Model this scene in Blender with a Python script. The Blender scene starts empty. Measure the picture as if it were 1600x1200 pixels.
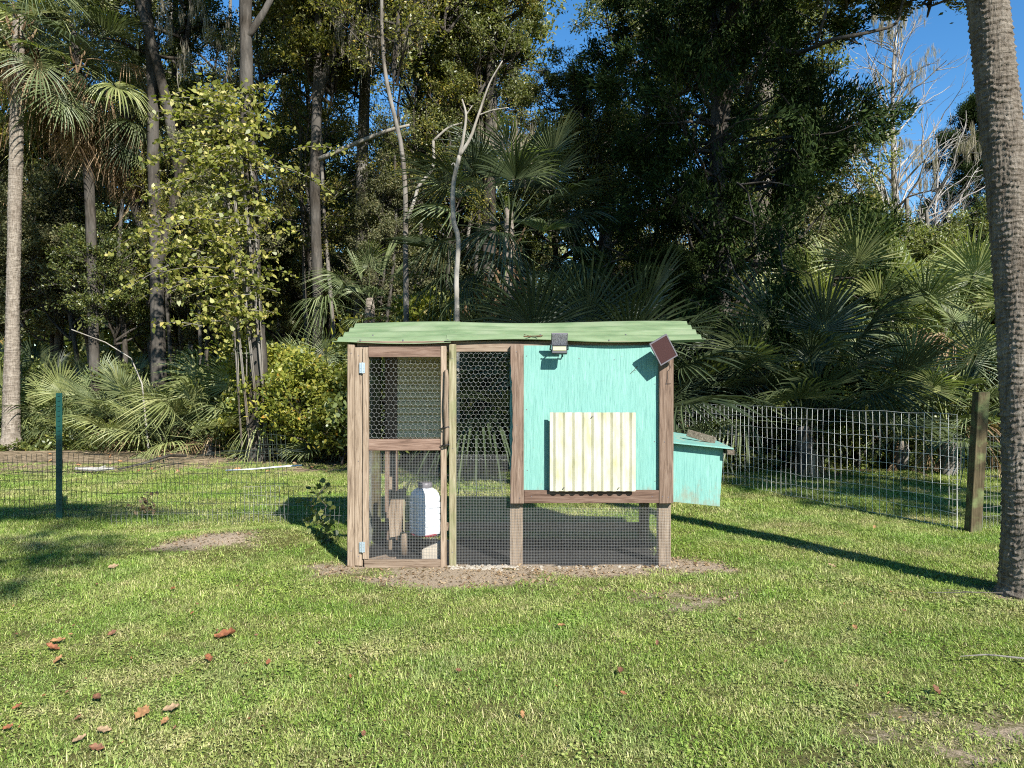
import bpy, bmesh, math, random
import numpy as np
from mathutils import Vector, Matrix, Euler

# ------------------------------------------------------------------ camera, sky, sun, exposure
SC = bpy.context.scene
COL = SC.collection
R = math.radians
F = 1200.0                    # focal length in pixels of the 1600 px wide photograph
CAMZ = 1.5
cam_d = bpy.data.cameras.new('camera'); cam = bpy.data.objects.new('camera', cam_d); COL.objects.link(cam)
cam.location = (0, 0, CAMZ); cam.rotation_euler = (R(90), 0, 0)
cam_d.sensor_width = 36; cam_d.lens = 27.0; cam_d.clip_start = .05; cam_d.clip_end = 2000
SC.camera = cam
SUN_AZ, SUN_EL = 28.5, 35.0   # the sun stands behind the camera, to the right
world = bpy.data.worlds.new('World'); SC.world = world; world.use_nodes = True
wn = world.node_tree; wn.nodes.clear()
wo = wn.nodes.new('ShaderNodeOutputWorld'); wb = wn.nodes.new('ShaderNodeBackground'); ws = wn.nodes.new('ShaderNodeTexSky')
ws.sky_type = 'NISHITA'; ws.sun_disc = False; ws.sun_elevation = R(SUN_EL); ws.sun_rotation = R(180 - SUN_AZ)
ws.air_density = 1.0; ws.dust_density = 0.0; ws.ozone_density = 3.0
wb.inputs['Strength'].default_value = .088
wh = wn.nodes.new('ShaderNodeHueSaturation'); wh.inputs['Saturation'].default_value = 1.28
wn.links.new(ws.outputs[0], wh.inputs['Color']); wn.links.new(wh.outputs[0], wb.inputs[0]); wn.links.new(wb.outputs[0], wo.inputs[0])
sun_d = bpy.data.lights.new('sun', 'SUN'); sun_d.energy = 5.0; sun_d.angle = R(.53); sun_d.color = (1, .975, .93)
sun = bpy.data.objects.new('sun', sun_d); COL.objects.link(sun)
TOSUN = Vector((math.sin(R(SUN_AZ)) * math.cos(R(SUN_EL)), -math.cos(R(SUN_AZ)) * math.cos(R(SUN_EL)), math.sin(R(SUN_EL))))
sun.rotation_euler = TOSUN.to_track_quat('Z', 'Y').to_euler(); sun.location = (20, -30, 40)
SC.view_settings.view_transform = 'Standard'; SC.view_settings.look = 'None'
SC.view_settings.exposure = 1.15; SC.view_settings.gamma = 1; SC.view_settings.use_curve_mapping = False
SC.render.engine = 'CYCLES'
SC.cycles.use_denoising = False; SC.cycles.filter_width = 1.1
SC.cycles.max_bounces = 6; SC.cycles.diffuse_bounces = 3; SC.cycles.glossy_bounces = 2; SC.cycles.transmission_bounces = 4
SC.cycles.transparent_max_bounces = 4; SC.cycles.caustics_reflective = False; SC.cycles.caustics_refractive = False

rng = np.random.default_rng(7)
rnd = random.Random(7)

# ------------------------------------------------------------------ helpers
def W(px, py, d):
    return np.array(((px - 800) / F * d, d, CAMZ - (py - 600) / F * d))

def tag(o, label=None, cat=None, group=None, kind=None):
    if label: o['label'] = label
    if cat: o['category'] = cat
    if group: o['group'] = group
    if kind: o['kind'] = kind
    return o

def empty(name, loc=(0, 0, 0), rz=0, s=1):
    o = bpy.data.objects.new(name, None); COL.objects.link(o)
    o.location = loc; o.rotation_euler = (0, 0, rz); o.scale = (s, s, s); o.empty_display_size = .2
    return o

def link(name, me, m=None, parent=None, smooth=False):
    o = bpy.data.objects.new(name, me); COL.objects.link(o)
    if m is not None and not me.materials: me.materials.append(m)
    if parent is not None: o.parent = parent
    if smooth: me.polygons.foreach_set('use_smooth', [True] * len(me.polygons))
    return o

def np_mesh(name, V, Fc, attr=None):
    """V (n,3); Fc (m,k) faces of k corners; attr dict of face floats"""
    me = bpy.data.meshes.new(name)
    V = np.asarray(V, np.float32); Fc = np.asarray(Fc, np.int32); m, k = Fc.shape
    me.vertices.add(len(V)); me.vertices.foreach_set('co', V.ravel())
    me.loops.add(m * k); me.loops.foreach_set('vertex_index', Fc.ravel())
    me.polygons.add(m); me.polygons.foreach_set('loop_start', np.arange(0, m * k, k, dtype=np.int32))
    me.polygons.foreach_set('loop_total', np.full(m, k, np.int32))
    me.update(calc_edges=True)
    for a, v in (attr or {}).items():
        at = me.attributes.new(a, 'FLOAT', 'FACE'); at.data.foreach_set('value', np.asarray(v, np.float32))
    return me

class MB:
    def __init__(s): s.v = []; s.f = []
    def add(s, v, f):
        n = len(s.v); s.v += [tuple(p) for p in v]; s.f += [tuple(i + n for i in q) for q in f]; return s
    def tube(s, pts, rad, sides=6, cap=True):
        pts = [np.asarray(p, float) for p in pts]; n = len(pts)
        if np.isscalar(rad): rad = [rad] * n
        t = [pts[min(i + 1, n - 1)] - pts[max(i - 1, 0)] for i in range(n)]
        t = [q / (np.linalg.norm(q) + 1e-9) for q in t]
        ref = np.array((0, 0, 1.)) if abs(t[0][2]) < .9 else np.array((1., 0, 0))
        a = np.cross(t[0], ref); a /= np.linalg.norm(a)
        v = []
        for i in range(n):
            a = a - t[i] * np.dot(a, t[i]); a /= (np.linalg.norm(a) + 1e-9); b = np.cross(t[i], a)
            for k in range(sides):
                th = 2 * math.pi * k / sides
                v.append(pts[i] + rad[i] * (math.cos(th) * a + math.sin(th) * b))
        f = [(i * sides + k, i * sides + (k + 1) % sides, (i + 1) * sides + (k + 1) % sides, (i + 1) * sides + k)
             for i in range(n - 1) for k in range(sides)]
        if cap: f += [tuple(range(sides))[::-1], tuple((n - 1) * sides + k for k in range(sides))]
        return s.add(v, f)
    def box(s, x0, x1, y0, y1, z0, z1, M=None):
        v = [(x, y, z) for x in (x0, x1) for y in (y0, y1) for z in (z0, z1)]
        if M is not None: v = [tuple(M @ Vector(p)) for p in v]
        return s.add(v, [(0, 1, 3, 2), (4, 6, 7, 5), (0, 4, 5, 1), (2, 3, 7, 6), (0, 2, 6, 4), (1, 5, 7, 3)])
    def mesh(s, name, bevel=0, seg=1):
        me = bpy.data.meshes.new(name)
        if bevel:
            bm = bmesh.new(); vs = [bm.verts.new(p) for p in s.v]
            for q in s.f: bm.faces.new([vs[i] for i in q])
            bm.normal_update()
            bmesh.ops.bevel(bm, geom=list(bm.edges), offset=bevel, segments=seg, affect='EDGES', profile=.6)
            bm.to_mesh(me); bm.free()
        else:
            me.from_pydata(s.v, [], s.f)
        me.validate(); me.update(); return me
    def obj(s, name, m, parent=None, bevel=0, smooth=False, seg=1):
        return link(name, s.mesh(name, bevel, seg), m, parent, smooth)

# ------------------------------------------------------------------ node helpers
class NT:
    def __init__(s, name):
        s.m = bpy.data.materials.new(name); s.m.use_nodes = True; s.t = s.m.node_tree; s.t.nodes.clear()
        s.out = s.t.nodes.new('ShaderNodeOutputMaterial')
    def n(s, typ, ins=None, **props):
        q = s.t.nodes.new(typ)
        for k, v in props.items(): setattr(q, k, v)
        for k, v in (ins or {}).items(): s.set(q.inputs[k], v)
        return q
    def set(s, sock, v):
        if isinstance(v, bpy.types.NodeSocket): s.t.links.new(v, sock)
        elif isinstance(v, bpy.types.Node): s.t.links.new(v.outputs[0], sock)
        else:
            if isinstance(v, (tuple, list)) and len(v) == 3 and sock.type == 'RGBA': v = (*v, 1)
            sock.default_value = v
    def pos(s, kind='Object'):
        if kind == 'World': return s.n('ShaderNodeNewGeometry').outputs['Position']
        return s.n('ShaderNodeTexCoord').outputs[kind]
    def noise(s, vec, scale=5, detail=4, rough=.5, sc=None, dist=0):
        if sc is not None: vec = s.n('ShaderNodeMapping', {'Vector': vec, 'Scale': sc}).outputs[0]
        return s.n('ShaderNodeTexNoise', {'Vector': vec, 'Scale': scale, 'Detail': detail, 'Roughness': rough, 'Distortion': dist}).outputs['Fac']
    def ramp(s, fac, stops, interp='LINEAR'):
        q = s.n('ShaderNodeValToRGB', {'Fac': fac}); e = q.color_ramp.elements; q.color_ramp.interpolation = interp
        while len(e) < len(stops): e.new(.5)
        for a, (p, c) in zip(e, stops):
            a.position = p; a.color = (*c, 1) if isinstance(c, (tuple, list)) else (c, c, c, 1)
        return q.outputs['Color']
    def mix(s, fac, a, b, mode='MIX'):
        q = s.n('ShaderNodeMix', data_type='RGBA', blend_type=mode)
        s.set(q.inputs['Factor'], fac); s.set(q.inputs['A'], a); s.set(q.inputs['B'], b); return q.outputs['Result']
    def math(s, op, a, b=0., c=0.):
        q = s.n('ShaderNodeMath', operation=op); s.set(q.inputs[0], a); s.set(q.inputs[1], b); s.set(q.inputs[2], c); return q.outputs[0]
    def bump(s, h, strength=.5, dist=.01):
        return s.n('ShaderNodeBump', {'Height': h, 'Strength': strength, 'Distance': dist}).outputs[0]
    def bsdf(s, col, rough=.6, bump=None, spec=.4, metal=0., **k):
        q = s.n('ShaderNodeBsdfPrincipled', {'Base Color': col, 'Roughness': rough, 'Specular IOR Level': spec, 'Metallic': metal})
        if bump is not None: s.set(q.inputs['Normal'], bump)
        return q.outputs[0]
    def done(s, sh): s.t.links.new(sh, s.out.inputs['Surface']); return s.m
    def rand(s): return s.n('ShaderNodeObjectInfo').outputs['Random']
    def attr(s, a): return s.n('ShaderNodeAttribute', attribute_name=a).outputs['Fac']

def leaf_mat(name, stops, trans=.3, rough=.42, spec=.5, objvar=.5, far=1.):
    t = NT(name)
    c = t.ramp(t.attr('rnd'), stops)
    hv = t.math('MULTIPLY_ADD', t.rand(), objvar, 1 - objvar / 2)
    c = t.mix(1., c, t.n('ShaderNodeCombineColor', {0: hv, 1: hv, 2: hv}).outputs[0], 'MULTIPLY')
    n = t.noise(t.pos('World'), 1.3, 3)
    c = t.mix(t.math('MULTIPLY', n, .35), c, t.mix(1., c, (1.5, 1.15, .7), 'MULTIPLY'))
    pr = t.bsdf(c, rough, spec=spec)
    tr = t.n('ShaderNodeBsdfTranslucent', {'Color': t.mix(1., c, (1.35, 1.5, .6), 'MULTIPLY')}).outputs[0]
    return t.done(t.n('ShaderNodeMixShader', {0: trans, 1: pr, 2: tr}).outputs[0])

def wood_mat(name, c0, c1, c2, axis='z', green=0.):
    t = NT(name); p = t.pos()
    off = t.n('ShaderNodeVectorMath', {0: p, 1: t.n('ShaderNodeCombineXYZ', {0: t.math('MULTIPLY', t.rand(), 7), 1: t.rand(), 2: t.math('MULTIPLY', t.rand(), 13)}).outputs[0]}, operation='ADD').outputs[0]
    sc = {'z': (1, 1, .06), 'x': (.06, 1, 1), 'y': (1, .06, 1)}[axis]
    g = t.noise(off, 70, 6, .65, sc, .6); b = t.noise(off, 5, 3, .5, tuple(min(1, 3 * q) if q < 1 else q for q in sc))
    c = t.ramp(g, [(.3, c0), (.5, c1), (.72, c2)])
    c = t.mix(t.ramp(b, [(.35, 0.), (.65, .55)]), c, t.mix(1., c, (.62, .58, .55), 'MULTIPLY'))
    kn = t.n('ShaderNodeTexVoronoi', {'Vector': t.n('ShaderNodeMapping', {'Vector': off, 'Scale': tuple(.45 if q < 1 else 1.4 for q in sc)}).outputs[0], 'Scale': 5.}).outputs['Distance']
    c = t.mix(t.ramp(kn, [(.06, .8), (.12, 0.)]), c, tuple(q * .35 for q in c0))
    if green: c = t.mix(t.math('MULTIPLY', t.ramp(t.noise(off, 9, 4), [(.45, 0.), (.7, 1.)]), green), c, (.14, .18, .07))
    v = t.math('MULTIPLY_ADD', t.rand(), .3, .85)
    c = t.mix(1., c, t.n('ShaderNodeCombineColor', {0: v, 1: v, 2: v}).outputs[0], 'MULTIPLY')
    return t.done(t.bsdf(c, .85, t.bump(g, .6, .004), .15))

def plain(name, col, rough=.5, metal=0., var=.15, scale=20, spec=.4, bump=0.):
    t = NT(name); n = t.noise(t.pos(), scale, 4)
    c = t.mix(n, tuple(q * (1 - var) for q in col), tuple(min(1, q * (1 + var)) for q in col))
    return t.done(t.bsdf(c, rough, t.bump(n, bump, .003) if bump else None, spec, metal))

M = {}
M['tan_z'] = wood_mat('weathered_wood', (.09, .062, .042), (.24, .18, .125), (.36, .285, .21), 'z')
M['tan_x'] = wood_mat('weathered_wood_rail', (.09, .06, .04), (.23, .17, .12), (.34, .27, .20), 'x')
M['red_z'] = wood_mat('stained_wood', (.060, .040, .028), (.17, .117, .084), (.27, .205, .155), 'z')
M['red_x'] = wood_mat('stained_wood_rail', (.060, .036, .025), (.165, .105, .076), (.26, .185, .14), 'x')
M['green_z'] = wood_mat('mossy_wood', (.10, .08, .04), (.24, .21, .125), (.36, .32, .22), 'z', .5)
M['dark_z'] = wood_mat('shade_darkened_post_wood', (.03, .024, .013), (.075, .06, .032), (.12, .095, .055), 'z', .6)  # brown set darker so the shade on the posts sits in their colour
M['dark_y'] = wood_mat('grey_offcut_wood', (.05, .04, .03), (.14, .115, .085), (.26, .22, .17), 'y')
M['galv'] = plain('galvanised_wire', (.36, .36, .34), .4, .35)
M['galv_dull'] = plain('dull_wire', (.30, .30, .28), .5, .3)
M['vinyl_wire'] = plain('dark_green_wire', (.035, .045, .035), .5)
M['fence_wire'] = plain('pale_fence_wire', (.72, .72, .69), .4, 0.)
M['zinc'] = plain('zinc_hinge', (.45, .52, .56), .35, .6)
M['black'] = plain('black_plastic', (.02, .02, .022), .4)
M['greypl'] = plain('grey_plastic', (.12, .11, .12), .45)
M['greenpost'] = plain('green_painted_post', (.006, .045, .035), .4)
M['white'] = plain('white_plastic', (.60, .62, .64), .4, var=.05)
M['redpl'] = plain('red_plastic', (.20, .02, .025), .4)
M['stone'] = plain('grey_stone', (.36, .31, .24), .9, bump=.5, var=.35)
M['gravelm'] = plain('pale_stone', (.33, .29, .23), .9, var=.4)

def teal_mat(name, wear):
    t = NT(name); p = t.pos()
    g = t.noise(p, 150, 8, .75, (1, 1, .03), 1.6); lg = t.noise(p, 3, 4, .5, (1, 1, .4), 1.5)
    c = t.ramp(g, [(.36, (.075, .19, .165)), (.45, (.135, .30, .25)), (.54, (.17, .355, .297)), (.66, (.23, .41, .355))])
    c = t.mix(t.ramp(lg, [(.4, 0.), (.7, .35)]), c, (.12, .29, .26))
    z_ = t.n('ShaderNodeSeparateXYZ', {0: p}).outputs[2]
    sp = t.noise(p, 26, 8, .8); c = t.mix(t.ramp(sp, [(.62, 0.), (.70, .55)]), c, (.16, .15, .10))
    mud = t.math('SUBTRACT', t.noise(p, 12, 7, .75, (1, 1, .5)), t.math('MULTIPLY', t.math('SUBTRACT', z_, .60), .8)); c = t.mix(t.ramp(mud, [(.47, 0.), (.62, .6)]), c, (.20, .18, .12))
    w = t.noise(p, 9, 6, .7, (1, 1, .5))
    c = t.mix(t.ramp(w, [(.66 - wear, 0.), (.74 - wear, .7)]), c, (.33, .29, .20))
    return t.done(t.bsdf(c, .6, t.bump(g, .5, .003), .3))
M['teal'] = teal_mat('teal_painted_plywood', 0.)
M['teal_worn'] = teal_mat('worn_teal_paint', .14)

def roof_mat():
    t = NT('green_roof_sheet'); p = t.pos()
    g = t.noise(p, 8, 6, .6, (.35, 1.4, 1)); s = t.noise(p, 45, 5, .7)
    c = t.ramp(g, [(.3, (.09, .14, .065)), (.5, (.145, .20, .10)), (.72, (.21, .26, .15))])
    c = t.mix(t.ramp(s, [(.55, 0.), (.75, .6)]), c, (.20, .19, .10))
    c = t.mix(t.ramp(t.noise(p, 2.2, 5), [(.52, 0.), (.7, .55)]), c, (.21, .24, .15))
    return t.done(t.bsdf(c, .65, t.bump(s, .25, .003), .3))
M['roof'] = roof_mat()

def cream_mat():
    t = NT('cream_ribbed_sheet'); p = t.pos()
    g = t.noise(p, 14, 6, .65, (1, 1, .3)); s = t.noise(p, 60, 4, .7)
    c = t.ramp(g, [(.38, (.50, .475, .36)), (.55, (.43, .405, .27)), (.72, (.30, .29, .14))])
    c = t.mix(t.ramp(s, [(.6, 0.), (.78, .5)]), c, (.36, .33, .14))
    return t.done(t.bsdf(c, .5, None, .4))
M['cream'] = cream_mat()

def panel_mat(name, a, b):
    t = NT(name); n = t.noise(t.pos(), 260, 2, .6)
    return t.done(t.bsdf(t.ramp(n, [(.42, a), (.58, b)]), .22, None, .5))
M['solar'] = panel_mat('solar_cell_painted_reflection', (.06, .06, .07), (.42, .42, .46))  # the grey speckle paints mirrored trees into the cell colour
M['solar_brown'] = panel_mat('maroon_solar_cell', (.040, .019, .020), (.055, .026, .026))
M['led'] = plain('pale_lamp_lens', (.42, .42, .20), .3)

def bark_mat(name, c0, c1, c2, sc=(1, 1, .2), scale=14, bump=.8, white=0.):
    t = NT(name); p = t.pos()
    g = t.noise(p, scale, 8, .7, sc, .5); l = t.noise(p, 1.1, 4)
    c = t.ramp(g, [(.3, c0), (.5, c1), (.72, c2)])
    c = t.mix(t.ramp(l, [(.4, 0.), (.62, white)]), c, (.42, .40, .36))
    return t.done(t.bsdf(c, .9, t.bump(g, bump, .03), .1))
M['bark'] = bark_mat('dark_bark', (.014, .011, .008), (.040, .033, .025), (.09, .075, .06), white=.12)
M['bark_mid'] = bark_mat('grey_brown_bark', (.03, .024, .018), (.085, .07, .052), (.19, .16, .125), white=.35)
M['bark_pale'] = bark_mat('pale_bark', (.10, .085, .065), (.22, .195, .155), (.34, .31, .26), white=.4, bump=.3)
M['bark_cypress'] = bark_mat('bleached_bark', (.10, .085, .07), (.26, .23, .20), (.40, .37, .33), white=.6)

def palm_trunk_mat(name, k=1., ring=20.):
    t = NT(name); p = t.pos()
    f = t.noise(p, 26, 8, .75, (1, 1, .22), .4); b = t.noise(p, 9, 5, .6, (.5, .5, 2.6), .8); l = t.noise(p, 1.6, 3)
    c = t.ramp(f, [(.28, (.055 * k, .042 * k, .032 * k)), (.48, (.21 * k, .175 * k, .135 * k)), (.7, (.38 * k, .33 * k, .27 * k))])
    c = t.mix(t.ramp(b, [(.5, 0.), (.7, .55)]), c, (.46 * k, .40 * k, .32 * k))
    c = t.mix(t.ramp(l, [(.45, 0.), (.7, .4)]), c, (.13 * k, .10 * k, .075 * k))
    h = t.math('ADD', f, b)
    return t.done(t.bsdf(c, .9, t.bump(h, 1., .03), .1))
M['palm_trunk'] = palm_trunk_mat('palm_trunk_bark', .76)
M['palm_trunk_far'] = palm_trunk_mat('far_palm_trunk_bark', .95)

G = lambda *a: [(i / (len(a) - 1), c) for i, c in enumerate(a)]
M['oak'] = leaf_mat('oak_leaves', [(0, (.06, .08, .028)), (.4, (.12, .145, .05)), (.8, (.20, .215, .09)), (.93, (.30, .27, .09)), (1, (.36, .25, .08))], .38)
M['oak_y'] = leaf_mat('turning_leaves', [(0, (.06, .075, .018)), (.4, (.12, .135, .03)), (.75, (.21, .20, .045)), (.93, (.32, .25, .055)), (1, (.34, .17, .04))], .35)
M['cedar'] = leaf_mat('cedar_needles', [(0, (.010, .020, .007)), (.5, (.020, .036, .010)), (.88, (.04, .062, .016)), (1, (.09, .12, .03))], .12, .75, .08, .25)
M['vine'] = leaf_mat('vine_leaves', [(0, (.10, .135, .03)), (.5, (.26, .28, .075)), (.85, (.45, .42, .14)), (1, (.52, .44, .17))], .4, .45, .4, .3)
M['bush'] = leaf_mat('undergrowth_leaves', [(0, (.045, .068, .022)), (.5, (.10, .13, .038)), (.85, (.19, .21, .055)), (1, (.30, .25, .05))], .3)
M['bush_y'] = leaf_mat('yellow_green_leaves', [(0, (.09, .13, .025)), (.5, (.22, .25, .045)), (.88, (.38, .35, .07)), (1, (.42, .24, .04))], .35)
M['grey_leaf'] = leaf_mat('dusty_far_leaves', [(0, (.07, .085, .045)), (.6, (.15, .16, .085)), (1, (.27, .24, .13))], .3, .6, .2)
M['moss'] = leaf_mat('spanish_moss', G((.14, .135, .115), (.26, .245, .20), (.38, .34, .28)), .35, .9, .05, .2)
M['palm'] = leaf_mat('palm_frond_green', G((.065, .09, .04), (.11, .145, .065), (.20, .235, .12)), .25, .5, .4, .45)
M['palm_y'] = leaf_mat('palm_frond_pale_green', G((.13, .165, .06), (.21, .25, .10), (.35, .37, .18)), .3, .5, .4, .35)
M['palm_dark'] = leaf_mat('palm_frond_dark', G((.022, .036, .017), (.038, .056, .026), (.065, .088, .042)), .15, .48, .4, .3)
M['dead'] = leaf_mat('dry_palm_frond', G((.10, .065, .038), (.21, .15, .092), (.36, .285, .19)), .2, .8, .1, .3)

def grass_mat():
    t = NT('lawn_grass'); p = t.pos('World')
    c = t.ramp(t.attr('rnd'), [(0, (.10, .165, .026)), (.45, (.215, .29, .048)), (.82, (.35, .41, .10)), (.92, (.46, .43, .18)), (1, (.56, .49, .27))])
    n = t.noise(p, .9, 5, .6); n2 = t.noise(p, 4.5, 6, .7)
    dry = t.math('MULTIPLY', t.ramp(n, [(.42, 0.), (.62, 1.)]), t.ramp(n2, [(.38, .05), (.6, 1.)]))
    c = t.mix(t.math('MULTIPLY', dry, .85), c, t.ramp(t.attr('rnd'), [(0, (.22, .24, .07)), (.5, (.44, .38, .18)), (1, (.62, .50, .30))]))
    lush = t.ramp(t.noise(p, 1.7, 3, .5), [(.45, 0.), (.62, .6)])
    c = t.mix(lush, c, t.mix(1., c, (.66, .9, .62), 'MULTIPLY'))
    v = t.math('MULTIPLY_ADD', t.rand(), .5, .78)
    c = t.mix(1., c, t.n('ShaderNodeCombineColor', {0: v, 1: v, 2: v}).outputs[0], 'MULTIPLY')
    pr = t.bsdf(c, .5, spec=.3)
    tr = t.n('ShaderNodeBsdfTranslucent', {'Color': t.mix(1., c, (1.2, 1.35, .6), 'MULTIPLY')}).outputs[0]
    return t.done(t.n('ShaderNodeMixShader', {0: .3, 1: pr, 2: tr}).outputs[0])
M['grass'] = grass_mat()

def ground_mat():
    t = NT('ground_soil'); p = t.pos('World')
    n = t.noise(p, 7, 8, .7); f = t.noise(p, 60, 6, .75); l = t.noise(p, 1.2, 5)
    soil = t.ramp(f, [(.3, (.06, .055, .02)), (.5, (.105, .10, .032)), (.7, (.16, .145, .055))])
    sand = t.ramp(f, [(.25, (.15, .11, .07)), (.5, (.33, .255, .175)), (.72, (.48, .385, .28))])
    sand = t.mix(t.ramp(n, [(.4, 0.), (.65, .5)]), sand, (.27, .21, .14))
    lit = t.ramp(t.n('ShaderNodeTexVoronoi', {'Vector': p, 'Scale': 11.}).outputs['Color'], [(.1, (.09, .065, .04)), (.5, (.26, .19, .12)), (.9, (.42, .32, .21))])
    lit = t.mix(t.ramp(n, [(.4, 0.), (.7, .7)]), lit, (.10, .085, .04))
    d = t.math('ADD', t.attr('dirt'), t.math('MULTIPLY', t.math('SUBTRACT', t.math('MULTIPLY_ADD', f, .5, t.math('MULTIPLY', n, .5)), .5), 2.4))
    c = t.mix(t.ramp(d, [(.22, 0.), (.62, 1.)]), soil, sand)
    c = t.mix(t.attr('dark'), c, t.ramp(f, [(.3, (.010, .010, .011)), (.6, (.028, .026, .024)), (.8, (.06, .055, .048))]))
    w = t.math('ADD', t.attr('litter'), t.math('MULTIPLY', t.math('SUBTRACT', l, .5), .7))
    c = t.mix(t.ramp(w, [(.35, 0.), (.6, 1.)]), c, lit)
    return t.done(t.bsdf(c, .95, t.bump(f, .8, .02), .1))
M['ground'] = ground_mat()

# ------------------------------------------------------------------ terrain
def ell(x, y, cx, cy, rx, ry):
    return np.clip(1.35 - np.sqrt(((x - cx) / rx) ** 2 + ((y - cy) / ry) ** 2), 0, 1)
def gz(x, y):
    b = lambda cx, cy, rx, ry, h: h * np.exp(-((x - cx) / rx) ** 2 - ((y - cy) / ry) ** 2)
    z = b(-2.35, 7.2, .85, .5, .13) + b(-5.6, 7.0, 1.3, .5, .05) + b(-4.0, 8.0, 1.2, .35, -.04)
    z = z + .012 * np.sin(x * 2.1 + 1) * np.sin(y * 1.7) + .008 * np.sin(x * 5.3) * np.sin(y * 4.1 + 2)
    z = z + .35 * np.clip((y - 30) / 30, 0, 1)
    flat = np.clip(np.maximum(np.abs(x) - 1.7, np.abs(y - 6.85) - .9), 0, .4) / .4
    return z * flat
def gzs(x, y): return float(gz(np.array(float(x)), np.array(float(y))))
def wob(x, y): return .5 * np.sin(x * 3.1 + y * 1.3) * np.sin(y * 4.3 - x) + .5 * np.sin(x * 7.7 + 2) * np.sin(y * 9.1 + 1)
def dirt(x, y):
    d = np.maximum.reduce([ell(x, y, -.45, 5.98, .78, .38), ell(x, y, .65, 6.16, .85, .2), ell(x, y, 1.5, 6.3, .32, .32),
                           .95 * ell(x, y, -2.75, 7.0, .5, .24), .6 * ell(x, y, -1.45, 6.2, .3, .3), .42 * ell(x, y, 1.2, 5.4, .6, .4), .4 * ell(x, y, 2.2, 3.2, 1.0, .4), .8 * ell(x, y, 3.62, 5.42, .34, .26)])
    ins = (x > -1.38) & (x < 1.34) & (y > 6.3) & (y < 7.45)
    return np.maximum(d, np.where(ins, 1., 0)) + .16 * wob(x * 1.3, y * 1.6) * (d > 0) + .26 * wob(x * 3.1 + 1, y * 3.7) * (d > 0)
def litter(x, y):
    left = np.clip((y - 12.4 - .5 * np.sin(x * .9)) / 1.0, 0, 1) * (x < 1)
    right = np.clip((y - 13.2 - .5 * np.sin(x * .8)) / 1.0, 0, 1) * (x >= 1)
    return np.clip(left + right, 0, 1)

xs = np.concatenate([-np.geomspace(7.2, 420, 26)[::-1], np.arange(-7, 7.01, .06), np.geomspace(7.2, 420, 26)])
ys = np.concatenate([-np.geomspace(.5, 300, 14)[::-1], np.arange(0, 2.6, .4), np.arange(2.7, 13, .06), np.geomspace(13.1, 500, 40)])
X, Y = np.meshgrid(xs, ys); nx, ny = len(xs), len(ys)
Vg = np.stack([X.ravel(), Y.ravel(), gz(X, Y).ravel()], 1)
I = (np.arange(ny - 1)[:, None] * nx + np.arange(nx - 1)[None]).ravel()
me = np_mesh('ground', Vg, np.stack([I, I + 1, I + nx + 1, I + nx], 1))
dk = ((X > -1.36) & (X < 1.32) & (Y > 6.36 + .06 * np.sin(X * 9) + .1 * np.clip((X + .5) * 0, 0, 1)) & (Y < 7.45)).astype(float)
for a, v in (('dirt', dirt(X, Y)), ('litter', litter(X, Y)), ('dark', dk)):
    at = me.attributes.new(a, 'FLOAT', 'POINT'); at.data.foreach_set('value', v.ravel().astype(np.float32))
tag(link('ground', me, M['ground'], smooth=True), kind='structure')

# ------------------------------------------------------------------ chicken coop
K = 6.32 / F
def X_(px): return (px - 800) * K
def Z_(py): return CAMZ - (py - 600) * K
coop = empty('chicken_coop', (0, 6.32, 0))
tag(coop, 'weathered wooden chicken coop with teal panel, wire mesh door and green corrugated roof', 'chicken coop')
OY = 6.32
def board(name, px0, px1, y0, y1, py0, py1, m, parent=coop, bevel=.003, org=coop):
    b = MB().box(X_(px0), X_(px1), y0 - OY, y1 - OY, Z_(py1), Z_(py0))
    for i, (x, y, z) in enumerate(b.v):      # sawn boards are never quite true
        b.v[i] = (x + rnd.uniform(-.002, .002), y, z + rnd.uniform(-.002, .002))
    return b.obj(name, m, parent, bevel)
def wbox(name, x0, x1, y0, y1, z0, z1, m, parent=coop, bevel=.003):
    return MB().box(x0, x1, y0 - OY, y1 - OY, z0, z1).obj(name, m, parent, bevel)

board('corner_post', 543.5, 555.2, 6.300, 6.388, 538, 886, M['tan_z'])
board('face_board', 555.4, 567.8, 6.292, 6.330, 543, 883, M['tan_z'])
board('door_post', 702.2, 712.8, 6.296, 6.36, 538, 890, M['green_z'])
# wavy bark-edged face board between run and house
def wavy_board():
    n = 26; zs = np.linspace(Z_(785.5), Z_(538.5), n); L = []; Rr = []
    for i, z in enumerate(zs):
        py = 600 - (z - CAMZ) / K
        w = 0 if py > 735 or py < 575 else 3.2 * math.sin((py - 575) / 160 * math.pi) ** .7 + .7 * math.sin(py * .35)
        L.append(X_(797.8 + max(0, w))); Rr.append(X_(818.3))
    v = []; f = []
    for l, r, z in zip(L, Rr, zs):
        v += [(l, -.036, z), (r, -.036, z), (r, 0, z), (l + .004, 0, z)]
    for i in range(n - 1):
        a = 4 * i
        for k in range(4): f.append((a + k, a + (k + 1) % 4, a + 4 + (k + 1) % 4, a + 4 + k))
    f += [(3, 2, 1, 0), (4 * n - 4, 4 * n - 3, 4 * n - 2, 4 * n - 1)]
    o = MB().add(v, f).obj('face_board', M['red_z'], coop); o['label'] = 'brown face board with wavy raw edge'
wavy_board()
board('trim_board', 818.6, 1028.6, 6.292, 6.325, 765.5, 785.5, M['red_x'])
board('face_board', 1029, 1051, 6.288, 6.326, 541, 786, M['red_z'])
wbox('corner_post', X_(796.5), X_(817), 6.352, 6.44, 0, Z_(775), M['tan_z'])
wbox('corner_post', X_(1030), X_(1049.5), 6.352, 6.44, 0, Z_(775), M['tan_z'])
BK = 7.42
for x0 in (-1.352, .0, 1.225): wbox('rear_post', x0, x0 + .088, BK - .088, BK, 0, 1.97, M['dark_z'])
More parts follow.
